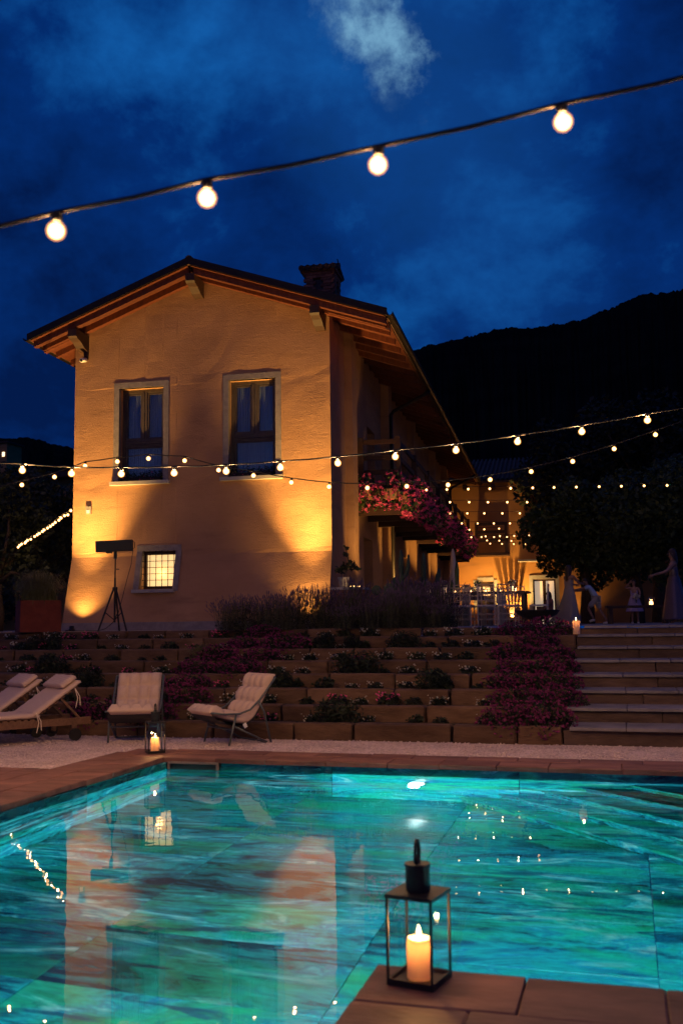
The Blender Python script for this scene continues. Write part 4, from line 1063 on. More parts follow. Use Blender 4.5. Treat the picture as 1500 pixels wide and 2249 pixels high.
def blades(n, h, spread, w, droop=.5, base=.05):
    """n arching grass blades, 4 segments each"""
    a = rng.uniform(0, 2 * math.pi, n); out = spread * rng.uniform(.2, 1, n); hh = h * rng.uniform(.6, 1.05, n)
    bx = rng.normal(0, base, n); by = rng.normal(0, base, n); V = []; k = 5
    px_, py_ = -np.sin(a), np.cos(a)
    for i in range(k):
        t = i / (k - 1); r = out * (t ** 1.6); z = hh * (1 - (1 - t) ** 1.8) - droop * hh * (t ** 3.2) * (out / spread)
        ww = w * (1 - .85 * t); x = bx + np.cos(a) * r; y = by + np.sin(a) * r
        V.append(np.stack([np.stack([x - px_ * ww, y - py_ * ww, z], 1), np.stack([x + px_ * ww, y + py_ * ww, z], 1)], 1))
    V = np.stack(V, 1).reshape(n, 2 * k, 3)
    f = np.array([(2 * i, 2 * i + 1, 2 * i + 3, 2 * i + 2) for i in range(k - 1)])
    return V.reshape(-1, 3), (f[None] + 2 * k * np.arange(n)[:, None, None]).reshape(-1, 4)
p, i = tier_at(525, 1447)
V, Fc = blades(420, .36, .42, .003, .55)
o = empty('grass_tuft', p); tag(o, 'arching ornamental grass tuft on the tiers left of the reclined chair', 'grass'); arr_obj('blades', V, Fc, 'grass_blade', o, kind='stuff')

# rust-red planter with tall grass
pc = at_depth(84, 1384, 18.6); pc.z = TZ
pl = empty('corten_planter', pc, YAW + math.radians(42) - .3); tag(pl, 'square rust-red steel planter with tall drooping grass left of the gable', 'planter')
mb = MB(); S = .36; T = .012
for c, d in (((0, -S, .29), (2 * S, T, .58)), ((0, S, .29), (2 * S, T, .58)), ((-S, 0, .29), (T, 2 * S - T, .58)), ((S, 0, .29), (T, 2 * S - T, .58))): mb.box(c, d).build('planter_side', 'corten', pl); mb = MB()
MB().box((0, 0, .5), (2 * S - .03, 2 * S - .03, .04)).build('planter_soil', 'soil', pl)
V, Fc = blades(1500, .78, .66, .0045, .75, .13)
arr_obj('grass_blades', V + np.array([0, 0, .5]), Fc, 'grass_blade', pl, kind='stuff')

# lavender along the foot of the gable and the terrace edge
def lav_proto(seed):
    global rng
    rng = np.random.default_rng(seed); n = 170
    a = rng.uniform(0, 6.283, n); r = rng.uniform(0, .42, n); h = rng.uniform(.42, .74, n) * (1 - .35 * r)
    b = np.stack([rng.normal(0, .09, n), rng.normal(0, .09, n), np.zeros(n)], 1); t = b + np.stack([np.cos(a) * r, np.sin(a) * r, h], 1)
    V = []; Fc = []
    for i in range(n):
        s = np.array([math.cos(a[i] + 1.57), math.sin(a[i] + 1.57), 0]) * .003; k = len(V)
        mid = (b[i] + t[i]) / 2 + np.array([0, 0, .05]); V += [b[i] - s, b[i] + s, mid - s, mid + s, t[i] - s, t[i] + s]; Fc += [(k, k + 1, k + 3, k + 2), (k + 2, k + 3, k + 5, k + 4)]
    V2 = []; F2 = []
    for i in range(n):
        d = t[i] - b[i]; d /= np.linalg.norm(d)
        for q in range(3):
            c = t[i] + d * (.018 * q - .01); k = len(V2); w = .011 - .002 * q
            V2 += [c + np.array([w, 0, 0]), c + np.array([0, w, 0]), c + np.array([-w, 0, 0]), c + np.array([0, -w, 0]), c + d * .02, c - d * .014]
            for e in range(4): F2 += [(k + e, k + (e + 1) % 4, k + 4), (k + (e + 1) % 4, k + e, k + 5)]
    lv, lf = leaf_cloud(420, ell_sampler([((0, 0, .12), (.26, .26, .20))], .2), .07, aspect=.16)
    return (V, Fc), (V2, F2), (lv, lf)
LP = []
for s in range(4):
    a, b, c = lav_proto(200 + s); o1 = arr_obj('stems', a[0], a[1], 'lavender_stem'); o2 = arr_obj('blooms', b[0], b[1], 'lavender_bloom', kind='stuff'); o3 = arr_obj('leaves', c[0], c[1], 'leaf_dark')
    LP.append((o1.data, o2.data, o3.data))
    for o in (o1, o2, o3): bpy.data.objects.remove(o)
random.seed(3)
lav = [(x, 17.2 + random.uniform(-.25, .35), random.uniform(.85, 1.1)) for x in (500, 532, 565, 598, 630, 660, 690, 715)] + [(x, 17.0 + random.uniform(-.3, .6), random.uniform(.95, 1.15)) for x in (745, 775, 800, 825, 850, 872, 895, 918, 942, 965, 985)] + [(x, 16.6, .85) for x in (760, 810, 860, 910, 955)]
LN = {0: -1, 1: -1, 2: -1}
for q, (x, D, s) in enumerate(lav):
    lk = 0 if x < 725 else 2 if D == 16.6 else 1; LN[lk] += 1
    p = gp(x, D); d = LP[q % 4]
    o = empty('lavender_bush', p, random.uniform(0, 6)); o.scale = (s * .9, s * .9, s * random.uniform(.62, 1.12))
    if x < 725: tag(o, f'lavender bush against the lit gable, {ordw(LN[0])} from the left', 'lavender', 'lavender in front of the gable')
    else: tag(o, f'dark lavender bush below the balcony, {ordw(LN[lk])} from the left in the {"front" if lk == 2 else "back"} row', 'lavender', 'dark lavender along the terrace edge')
    inst('stems', d[0], o, kind='stuff'); inst('blooms', d[1], o, kind='stuff'); inst('leaves', d[2], o, kind='stuff')

# ------------------------------------------------------------------ geraniums on the balcony, plants on the sills
def ger_proto(seed, L_, n_leaf, n_head):
    global rng
    rng = np.random.default_rng(seed)
    cs = [((rng.uniform(-L_ / 2, L_ / 2), rng.uniform(-.1, .12), rng.uniform(-.30, .20)), (.22, .22, .22)) for _ in range(14)]
    lv = leaf_cloud(n_leaf, ell_sampler(cs, .3), .075, aspect=.9)
    hs = ell_sampler(cs, .92)(n_head); heads = [(h, (.042, .042, .03)) for h in hs]
    bl = leaf_cloud(n_head * 13, ell_sampler(heads, .4), .030, aspect=.85)
    o1 = arr_obj('foliage', *lv, 'leaf'); o2 = arr_obj('blossom', *bl, 'geranium'); r = (o1.data, o2.data)
    bpy.data.objects.remove(o1); bpy.data.objects.remove(o2); return r
GP = [ger_proto(300 + k, 1.25, 1100, 400) for k in range(3)]
box_me = MB().box((0, .02, -.12), (1.15, .2, .2)).mesh('box'); box_me.materials.append(MATS['terracotta'])
boxes = [(.55, BV0 - .12, 0, 'flower box hanging on the near end of the balcony')] + [(BO + .16, BV0 + .45 + 1.32 * k, math.pi / 2, '') for k in range(14)]
boxes = [b for k, b in enumerate(boxes) if k not in (5, 9, 12)]
for q, (u, v, rz, lab) in enumerate(boxes):
    o = empty('flower_box', hw(u, v, 4.46 + random.uniform(-.06, .06)), HT + rz); s = 1.0
    tag(o, lab or ('pink geranium flower box, ' + ('first along the balcony rail from the near corner' if q == 1 else f'{ordw(q - 1)} along the balcony rail from the near corner')), 'flower box', 'geranium boxes along the balcony')
    o.scale = (.78 if q == 0 else 1.02, 1.1, 1.15 + (.15 if q % 4 == 2 else 0))
    d = GP[q % 3]; inst('box', box_me, o); inst('foliage', d[0], o); inst('blossom', d[1], o)
for o_, lab in ((W1, 'dark trailing plants on the left upstairs window sill'), (W2, 'dark trailing plants on the right upstairs window sill')):
    o = empty('sill_plant', hw((o_[0] + o_[2]) / 2, .06, 4.52), HT); tag(o, lab, 'plant')
    rng = np.random.default_rng(int(-o_[0] * 100))
    arr_obj('foliage', *leaf_cloud(520, ell_sampler([((x, 0, .09), (.16, .09, .13)) for x in np.linspace(-.4, .4, 6)], .2), .05), 'leaf_dark', o)
    c = [((rng.uniform(-.48, .48), -.09, rng.uniform(-.03, .2)), (.012, .012, .012)) for _ in range(16)]
    arr_obj('blossom', *leaf_cloud(60, ell_sampler(c, .3), .02), 'geranium', o)
    MB().box((0, 0, .02), (.92, .16, .07)).build('trough', 'metal_dark', o)
    # thin climbing twigs up the reveal
    pts = [(-.46 + .02 * math.sin(k), .06, .1 + .19 * k) for k in range(11)]
    MB().tube(pts, .006, 5).build('climbing_stem', 'bark', o)

# ------------------------------------------------------------------ lanterns and candles
def candle(parent, r, h, z, watts, name='candle', far=False):
    MB().lathe([(r * .97, 0), (r, .005), (r, h - .012), (r * .93, h - .002), (r * .8, h - .006), (r * .3, h - .012), (.0, h - .012)], 24, (0, 0, z)).build(name, 'wax', parent, smooth=True)
    MB().tube([(0, 0, z + h - .014), (.001, 0, z + h + .008)], .0015, 5).build('wick', 'black', parent)
    MB().lathe([(.0005, 0), (.006, .006), (.0085, .014), (.006, .026), (.002, .038), (.0003, .044)], 12, (0, 0, z + h + .001)).build('flame', 'flame', parent, smooth=True)
    point_light('flame_glow', (0, 0, z + h + .032), watts * .45, (1.0, .50, .16), .012, parent)
    point_light('wax_glow', (0, 0, z + h - .03), watts * .09, (1.0, .50, .17), .012, parent)  # second lamp added inside the wax so the candle glows from within
def lantern(loc, rz, w, h, label, tint='black'):
    o = empty('lantern', loc, rz); tag(o, label, 'lantern', 'black metal lanterns by the pool')
    t = .009; s = w / 2
    mb = MB()
    for x, y, dx, dy in ((0, -s + t / 2, w, t), (0, s - t / 2, w, t), (-s + t / 2, 0, t, w - 2 * t), (s - t / 2, 0, t, w - 2 * t)): mb.box((x, y, .012), (dx, dy, .024))
    mb.box((0, 0, .008), (w - 2 * t, w - 2 * t, .006)).build('base_frame', 'black', o)
    for x in (-1, 1):
        for y in (-1, 1): MB().box((x * (s - t / 2), y * (s - t / 2), h / 2 + .012), (t, t, h - .024)).build('corner_post', 'black', o)
    MB().box((0, 0, h + .008), (w + .006, w + .006, .014)).build('lid', 'black', o)
    mb = MB().lathe([(.047, h + .016), (.047, h + .105), (.050, h + .107), (.050, h + .118), (.0, h + .118)], 20); mb.build('chimney_cap', 'black', o, smooth=False)
    ring = [(-.003 * math.sin(a), .0255 * math.sin(a), h + .158 + .045 * -math.cos(a)) for a in np.linspace(0, 2 * math.pi, 19)]
    MB().tube(ring, .007, 7).build('handle_ring', 'black', o, smooth=True)
    for k, (x, y, dx, dy) in enumerate(((0, -s + t / 2, w - 2 * t, .003), (0, s - t / 2, w - 2 * t, .003), (-s + t / 2, 0, .003, w - 2 * t), (s - t / 2, 0, .003, w - 2 * t))):
        if dx > dy: Q = [(x - dx / 2, y, .024), (x + dx / 2, y, .024), (x + dx / 2, y, h), (x - dx / 2, y, h)]
        else: Q = [(x, y - dy / 2, .024), (x, y + dy / 2, .024), (x, y + dy / 2, h), (x, y - dy / 2, h)]
        MB().add(Q, [(0, 1, 2, 3)]).build('glass_pane', 'glass', o)
    candle(o, .047, h * .47, .012, 6.0)
    return o
lantern((-.815, 3.885, .002), math.radians(-12), .188, .315, 'black glass lantern with a lit candle on the near coping corner')
lantern((-4.965, 10.02, .002), math.radians(38), .185, .315, 'black glass lantern with a lit candle at the far pool corner')
# candle in a glass cylinder on the top step
cl = at_z(1265, 1390, RISE * 7); cl = Vector((cl.x, Y1 + 6 * TREAD + .22, RISE * 7 + .002)); cl.x = at_depth(1265, 1388, 15.9).x + .03
gc = empty('glass_candle', cl); tag(gc, 'white pillar candle in a tall glass cylinder on the top step', 'candle')
candle(gc, .055, .21, .006, 3.0)
MB().lathe([(.078, .003), (.078, .31)], 24, cap=False).build('glass_cylinder', 'glass', gc, smooth=True)

# ------------------------------------------------------------------ pool furniture
def quilt(path, W, T, nu, cols, rows, puff):
    """tufted cushion following a side profile path [(y,z)], width W, thickness T"""
    P = [Vector((0, y, z)) for y, z in path]
    # resample
    seg = [0.0]
    for a, b in zip(P, P[1:]): seg.append(seg[-1] + (b - a).length)
    n = nu; pts = []; 
    for i in range(n + 1):
        s = seg[-1] * i / n
        for k in range(len(P) - 1):
            if s <= seg[k + 1] + 1e-9:
                t = (s - seg[k]) / max(1e-9, seg[k + 1] - seg[k]); pts.append(P[k].lerp(P[k + 1], t)); break
    # smooth
    for _ in range(6): pts = [pts[0]] + [(pts[i - 1] + pts[i] * 2 + pts[i + 1]) / 4 for i in range(1, n)] + [pts[-1]]
    m_ = 32; V = []; Fc = []
    for i in range(n + 1):
        t = (pts[min(i + 1, n)] - pts[max(i - 1, 0)]).normalized(); nr = Vector((0, -t.z, t.y))
        fi = i / n * rows
        for j in range(m_ + 1):
            fj = j / m_ * cols
            ex = min(1, min(i, n - i) / 2.2) ; ey = min(1, min(j, m_ - j) / 2.0)
            e = math.sqrt(max(0.0, 1 - (1 - ex) ** 2)) * math.sqrt(max(0.0, 1 - (1 - ey) ** 2))
            q = (abs(math.sin(math.pi * fi)) ** .45) * (abs(math.sin(math.pi * fj)) ** .45)
            th = T * (.30 + .70 * e) * .55 + puff * q * e + .004 * math.sin(i * 2.1 + j * 1.3)
            x = -W / 2 + W * j / m_
            V.append(pts[i] + nr * th + Vector((x, 0, 0)))
    b = len(V)
    for i in range(n + 1):
        t = (pts[min(i + 1, n)] - pts[max(i - 1, 0)]).normalized(); nr = Vector((0, -t.z, t.y))
        for j in range(m_ + 1):
            x = -W / 2 + W * j / m_; V.append(pts[i] - nr * T * .35 * min(1, min(i, n - i) / 2) * min(1, min(j, m_ - j) / 2) + Vector((x, 0, 0)))
    w = m_ + 1
    for i in range(n):
        for j in range(m_):
            a = i * w + j; Fc.append((a, a + 1, a + w + 1, a + w)); a += b; Fc.append((a + w, a + w + 1, a + 1, a))
    for i in range(n):
        Fc.append((i * w, (i + 1) * w, b + (i + 1) * w, b + i * w)); k = m_; Fc.append((i * w + k, b + i * w + k, b + (i + 1) * w + k, (i + 1) * w + k))
    for j in range(m_): Fc.append((j, b + j, b + j + 1, j + 1)); k = n * w; Fc.append((k + j, k + j + 1, b + k + j + 1, b + k + j))
    return MB().add(V, Fc)
def sling_chair(loc, rz, label):
    """local: front = -y"""
    o = empty('lounge_chair', loc, rz); tag(o, label, 'chair', 'cushioned lounge chairs by the pool'); o.scale = (.95, .95, .91)
    W = .60; side = [(-.43, .425), (-.25, .40), (-.05, .395), (.10, .44), (.24, .56), (.36, .70), (.47, .84)]
    for s in (-1, 1):
        x = s * (W / 2 + .012)
        MB().tube([(x, y, z) for y, z in side], .0135, 8).build('side_tube', 'frame_grey', o, smooth=True)
        MB().tube([(x, -.10, .395), (x, -.20, .0)], .0135, 8).build('leg', 'frame_grey', o, smooth=True)
        MB().tube([(x, .22, .545), (x, .30, .40), (x, .40, .0)], .0135, 8).build('leg', 'frame_grey', o, smooth=True)
        MB().tube([(x * .96, -.14, .25), (x * .96, .34, .012)], .012, 8).build('brace', 'frame_grey', o, smooth=True)
    for y, z in ((-.43, .425), (.47, .84), (-.15, .20), (.34, .012)):
        MB().tube([(-W / 2 - .012, y, z), (W / 2 + .012, y, z)], .0125, 8).build('cross_tube', 'frame_grey', o)
    sl = [(-.43, .42), (-.36, .33), (-.16, .25), (.05, .23), (.2, .36), (.34, .6), (.47, .83)]
    mb = MB(); V = []
    for y, z in sl: V += [(-W / 2, y, z), (W / 2, y, z)]
    mb.add(V, [(2 * i, 2 * i + 1, 2 * i + 3, 2 * i + 2) for i in range(len(sl) - 1)]).build('sling', 'sling', o)
    path = [(-.46, .43), (-.36, .405), (-.15, .335), (.03, .285), (.12, .30), (.2, .39), (.30, .55), (.40, .72), (.49, .87)]
    quilt(path, W - .03, .09, 48, 4, 6, .062).build('cushion', 'cushion', o, smooth=True)
    MB().box((.29, .04, .24), (.004, .05, .06), R3(.5, 0, 0)).build('care_label', 'white_plastic', o)
    return o
sling_chair((-5.86, 11.28, -.03), math.atan2(-.94, .34) + math.pi / 2, 'cream quilted lounge chair facing the pool behind the corner lantern')
sling_chair((-4.60, 11.27, -.03), math.atan2(-.79, -.61) + math.pi / 2, 'cream quilted lounge chair turned sideways, reclined to the right')
def lounger(loc, rz, label):
    """local: head = +y, origin at the head end"""
    o = empty('sun_lounger', loc, rz); tag(o, label, 'sun lounger', 'teak sun loungers by the pool')
    W, L_ = .62, 1.85
    for s in (-1, 1):
        x = s * (W / 2 - .02)
        MB().box((x, -L_ / 2, .235), (.04, L_, .085)).build('side_rail', 'teak', o)
        P = [(x - .03, -1.66, 0), (x + .03, -1.66, 0), (x + .03, -1.53, .22), (x - .03, -1.53, .22)]
        MB().add([(x - .028, -1.70, 0), (x + .028, -1.70, 0), (x + .028, -1.63, 0), (x - .028, -1.63, 0), (x - .028, -1.72, .222), (x + .028, -1.72, .222), (x + .028, -1.52, .222), (x - .028, -1.52, .222)],
                 [(3, 2, 1, 0), (4, 5, 6, 7), (0, 1, 5, 4), (1, 2, 6, 5), (2, 3, 7, 6), (3, 0, 4, 7)]).build('leg', 'teak', o)
        MB().box((x, -.22, .17), (.05, .07, .20)).build('leg', 'teak', o)
        wl = MB().tube([(x + s * .028, -.22, .075), (x + s * .068, -.22, .075)], .075, 18).build('wheel', 'black', o)
    for k in range(14): MB().box((0, -1.78 + .085 * k, .285), (W - .005, .06, .018)).build('slat', 'teak', o)
    a = math.radians(33); hy, hz = -.74, .30
    for k in range(7):
        t = .05 + .10 * k; MB().box((0, hy + t * math.cos(a), hz + t * math.sin(a) - .014), (W - .06, .065, .016), R3(a, 0, 0)).build('slat', 'teak', o)
    for s in (-1, 1): MB().bar((s * .22, hy + .45 * math.cos(a), hz + .45 * math.sin(a) - .03), (s * .22, -.12, .27), .03, .03).build('prop', 'teak', o)
    def pad(y0, z0, ang, ln, th, w, nm):
        n, m_ = 24, 14; V = []; Fc = []; d = Vector((0, math.cos(ang), math.sin(ang))); nr = Vector((0, -math.sin(ang), math.cos(ang)))
        for side_ in (1, -1):
            for i in range(n + 1):
                for j in range(m_ + 1):
                    ex = min(1, min(i, n - i) / 2.0); ey = min(1, min(j, m_ - j) / 2.0)
                    e = math.sqrt(max(0, 1 - (1 - ex) ** 2)) * math.sqrt(max(0, 1 - (1 - ey) ** 2))
                    V.append(Vector((-w / 2 + w * j / m_, y0, z0)) + d * (ln * i / n) + nr * (th / 2 + side_ * th / 2 * (.45 + .55 * e) + .003 * math.sin(i * 1.7 + j)))
        b = (n + 1) * (m_ + 1); w_ = m_ + 1
        for i in range(n):
            for j in range(m_): a_ = i * w_ + j; Fc.append((a_, a_ + 1, a_ + w_ + 1, a_ + w_)); a_ += b; Fc.append((a_ + w_, a_ + w_ + 1, a_ + 1, a_))
        for i in range(n): Fc.append((i * w_, (i + 1) * w_, b + (i + 1) * w_, b + i * w_)); Fc.append((i * w_ + m_, b + i * w_ + m_, b + (i + 1) * w_ + m_, (i + 1) * w_ + m_))
        for j in range(m_): Fc.append((j, b + j, b + j + 1, j + 1)); k = n * w_; Fc.append((k + j, k + j + 1, b + k + j + 1, b + k + j))
        return MB().add(V, Fc).build(nm, 'cushion', o, smooth=True)
    pad(-1.84, .295, 0, 1.17, .065, W, 'seat_cushion'); pad(hy + .01, hz + .0, a, .72, .065, W, 'back_cushion')
    pad(hy + .01 + .50 * math.cos(a) - .075 * math.sin(a), hz + .50 * math.sin(a) + .075 * math.cos(a) - .012, a, .215, .075, W - .07, 'head_pillow')
    for s, y, z in ((1, hy + .02, .37), (1, hy + .62 * math.cos(a), hz + .62 * math.sin(a))):
        MB().tube([(s * W / 2, y, z), (s * W / 2 + .02, y + .03, z - .12), (s * W / 2 + .01, y + .01, z - .24)], .005, 5).tube([(s * W / 2, y, z), (s * W / 2 + .035, y + .05, z - .10), (s * W / 2 + .03, y + .06, z - .21)], .005, 5).build('tie_cord', 'tie', o)
    return o
LA = math.atan2(.84, .55) - math.pi / 2
lounger((-6.76, 11.50, -.03), LA, 'teak sun lounger with cream pad, nearer the quilted chairs')
lounger((-6.76 - .80 * .86, 11.50 + .80 * .50 - .18, -.03), LA, 'teak sun lounger with cream pad at the left picture edge')

# ------------------------------------------------------------------ follow-spot lamp on a tripod
tp = at_depth(252, 1384, 18.7); tp.z = TZ
st = empty('stage_light', tp, YAW); tag(st, 'black stage lamp on a tripod stand in front of the gable', 'stage light')
for a in (200, 330, 85):
    r = .30; x, y = r * math.cos(math.radians(a)), r * math.sin(math.radians(a))
    MB().tube([(.03 * math.cos(math.radians(a)), .03 * math.sin(math.radians(a)), .78), (x, y, .0)], .017, 8).build('tripod_leg', 'black', st)
    MB().tube([(x * .55, y * .55, .34), (.0, .0, .20)], .010, 6).build('tripod_brace', 'black', st)
MB().tube([(0, 0, .16), (0, 0, 1.0)], .019, 8).tube([(0, 0, .98), (0, 0, 1.40)], .014, 8).build('pole', 'black', st)
MB().lathe([(.05, .76), (.05, .82), (.02, .83), (.02, .76)], 12).box((.045, 0, 1.16), (.05, .02, .02)).build('collar', 'black', st)
MB().box((0, 0, 1.44), (.055, .05, .16)).build('mount', 'black', st)
hd = MB().box((0, 0, 0), (.68, .20, .205)).build('lamp_head', 'black', st, (-.02, 0, 1.60), (0, -.04, .10))
MB().tube([(.34, 0, .07), (.375, 0, .06), (.375, 0, -.05), (.34, 0, -.06)], .008, 6).build('handle', 'black', hd)
MB().box((-.10, 0, -.115), (.10, .12, .03)).build('lamp_yoke', 'black', hd)
MB().tube([(.33, 0, 1.52), (.30, .0, 1.25), (.22, 0, .95), (.14, -.02, .6), (.08, -.03, .35), (-.02, -.06, .16), (-.15, -.05, .05), (-.3, .05, .012), (-.8, .2, .012)], .006, 5).build('power_cable', 'cable', st, smooth=True)

# ------------------------------------------------------------------ brick pillar with pot and candles
bp = hw(.60, -1.25, TZ) ; bp = at_depth(770, 1380, 18.9); bp.z = TZ
pi_ = empty('brick_pillar', bp, HT); tag(pi_, 'low dark brick pillar at the house corner below the potted plant', 'pillar')
MB().box((0, 0, .36), (.55, .45, .72)).build('pillar_core', 'mortar', pi_)
br = stone_mesh('brick', .19, .09, .058, .003, 'brick', .002)
for c in range(11):
    for k in range(3): inst('brick', br, pi_, (-.196 + .196 * k + (.02 if c % 2 else -.02), -.225, .01 + c * .0645))
    for k in range(2): inst('brick', br, pi_, (.275, -.1 + .2 * k, .01 + c * .0645), (0, 0, math.pi / 2))
MB().box((0, 0, .745), (.66, .56, .04)).build('cap_stone', 'sill', pi_)
pot = empty('potted_plant', bp + Vector((-.13, 0, .767)), 0); tag(pot, 'potted geranium silhouetted on the brick pillar', 'potted plant')
MB().lathe([(.075, 0), (.105, .17), (.115, .17), (.115, .20), (.09, .20), (.0, .17)], 18).build('pot', 'grey_plastic', pot, smooth=False)
MB().tube([(0, 0, .15), (.05, 0, .35), (.10, .02, .5), (.08, 0, .62), (.06, 0, .75)], .009, 6).tube([(0, 0, .15), (-.05, 0, .3), (-.12, 0, .36)], .008, 6).tube([(.03, 0, .3), (.18, 0, .38), (.3, 0, .36)], .007, 6).build('stems', 'bark', pot)
rng = np.random.default_rng(5)
arr_obj('foliage', *leaf_cloud(130, ell_sampler([((.10, 0, .42), (.16, .12, .12)), ((-.08, 0, .33), (.12, .1, .08)), ((.07, 0, .62), (.05, .05, .06)), ((.06, 0, .76), (.04, .04, .05)), ((.27, 0, .36), (.10, .06, .05))], .2), .085, aspect=.9), 'leaf_dark', pot)
for k, x in enumerate((.05, .13, .22)):
    o = empty('tealight', bp + Vector((x, -.18 + .03 * (k % 2), .767))); tag(o, f'small lit tealight on the brick pillar, {["left", "middle", "right"][k]} of three', 'candle', 'tealights on the brick pillar')
    MB().lathe([(.028, 0), (.03, .045), (.027, .045), (.025, .006), (.0, .006)], 14).build('glass_cup', 'glass', o); MB().lathe([(.024, .007), (.024, .028), (0, .028)], 14).build('wax_disc', 'candle_far', o)
    point_light('flame_glow', (0, 0, .06), .5, WARM, .01, o)

# ------------------------------------------------------------------ cacti by the wall
def cactus(x, D, arms, label, s=1.0):
    p = gp(x, D); o = empty('cactus', p); tag(o, label, 'cactus', 'columnar cacti by the side wall')
    MB().lathe([(.16, 0), (.21, .32), (.22, .32), (.22, .36), (.18, .36), (0, .32)], 18).build('pot', 'terracotta', o)
    mb = MB()
    for path, r in arms:
        n = len(path); mb.tube([Vector(q) for q in path], [r * (.9 if i == 0 else 1.08 if i % 2 else .96) for i in range(n - 1)] + [r * .35], 9)
    mb.build('stem', 'cactus', o, smooth=True)
def col(x, y, h, r, lean=0, z0=.3): return ([(x + lean * k / 6, y, z0 + (h - z0) * k / 6) for k in range(7)], r)
cactus(883, 19.9, [col(0, 0, 1.55, .055), ([(0, 0, .95), (.10, 0, 1.05), (.15, 0, 1.2), (.16, 0, 1.45)], .045), col(-.14, 0, 1.0, .07), col(-.28, .02, .8, .06, -.05), col(.18, .03, .9, .06)], 'branched columnar cactus right of the downpipe')
cactus(931, 21.5, [col(0, 0, 1.6, .06, .02), col(.2, 0, 1.25, .055, .16), col(-.12, 0, .95, .05)], 'tall columnar cactus leaning beside the branched one')
cactus(1006, 25.0, [col(0, 0, 1.62, .055), col(-.13, 0, 1.15, .045)], 'slim columnar cactus behind the dining tables')
o = empty('prickly_pear', gp(850, 19.2)); tag(o, 'flat-padded prickly pear cactus at the foot of the downpipe', 'cactus')
for k, (x, z, r, t) in enumerate(((0, .25, .16, 0), (.12, .50, .14, .4), (-.13, .48, .13, -.4), (.05, .75, .11, .1), (-.2, .72, .10, -.3), (.28, .6, .10, .7))):
    MB().tube([(x, -.02, z), (x, .0, z), (x, .02, z)], [r * .8, r, r * .8], 16).build('pad', 'cactus', o)
# closed parasol
pa = empty('closed_parasol', gp(998, 31)); tag(pa, 'closed pale parasol standing by the side wall', 'parasol')
MB().tube([(0, 0, 0), (0, 0, 2.5)], .025, 8).build('pole', 'wood_dark', pa); MB().lathe([(.05, .95), (.16, 1.05), (.13, 1.5), (.07, 2.2), (.01, 2.45)], 12).build('canopy', 'canvas', pa); MB().box((0, 0, .04), (.4, .4, .08)).build('base', 'sill', pa)

# ------------------------------------------------------------------ fire bowl, dining tables, chairs
fb = gp(1180, 17.4)
o = empty('fire_bowl', fb); tag(o, 'wide black iron fire bowl on three legs at the terrace edge', 'fire bowl')
MB().lathe([(.06, .10), (.22, .135), (.34, .20), (.385, .265), (.395, .275), (.385, .28), (.33, .215), (.2, .16), (.0, .14)], 32).build('bowl', 'black', o, smooth=True)
for a in (80, 200, 320): MB().bar((.20 * math.cos(math.radians(a)), .20 * math.sin(math.radians(a)), .16), (.27 * math.cos(math.radians(a)), .27 * math.sin(math.radians(a)), 0), .05, .02).build('leg', 'black', o)
MB().box((.06, 0, .30), (.13, .09, .08)).build('firewood', 'bark', o)
def chiavari():
    o = empty('banquet_chair')
    MB().box((0, 0, .445), (.40, .40, .035)).build('seat', 'canvas', o)
    for x in (-.185, .185):
        MB().tube([(x, -.185, 0), (x, -.18, .43)], .014, 6).build('leg', 'chair_gold', o)
        MB().tube([(x, .19, 0), (x, .185, .43), (x * .96, .22, .92)], .014, 6).build('leg', 'chair_gold', o)
    mb = MB()
    for z in (.56, .70, .80, .90): mb.tube([(-.178, .2 + .04 * (z - .5), z), (.178, .2 + .04 * (z - .5), z)], .010, 6)
    mb.build('back_rails', 'chair_gold', o)
    mb = MB()
    for k in range(4): x = -.11 + .073 * k; mb.tube([(x, .203, .56), (x, .211, .80)], .008, 5)
    mb.build('back_spindles', 'chair_gold', o)
    mb = MB()
    for z in (.14, .26):
        for s in (-1, 1): mb.tube([(-.185, s * .185, z), (.185, s * .185, z)], .009, 5).tube([(s * .185, -.185, z + .03), (s * .185, .185, z + .03)], .009, 5)
    mb.build('stretchers', 'chair_gold', o); return o
ch0 = chiavari(); used = [False]
def place_chair(loc, rz, label):
    if not used[0]: o = ch0; used[0] = True
    else:
        o = ch0.copy(); COL.objects.link(o)
        for c in ch0.children: d = c.copy(); COL.objects.link(d); d.parent = o
    o.location = loc; o.rotation_euler = (0, 0, rz); tag(o, label, 'chair', 'gilded banquet chairs round the dining tables')
TN = ['the long wall-side dining table', 'the middle dining table', 'the short fire-bowl dining table']
votive_cup = MB().lathe([(.032, 0), (.035, .07), (.032, .07), (.03, .006), (.0, .006)], 10).mesh('cup'); votive_cup.materials.append(MATS['glass'])
votive_fl = MB().lathe([(.018, .008), (.018, .03), (.006, .045), (.001, .06)], 8).mesh('glow'); votive_fl.materials.append(MATS['candle_far'])
glass_me = MB().lathe([(.03, 0), (.005, .008), (.005, .08), (.035, .12), (.03, .19)], 10, cap=False).mesh('glass'); glass_me.materials.append(MATS['glass'])
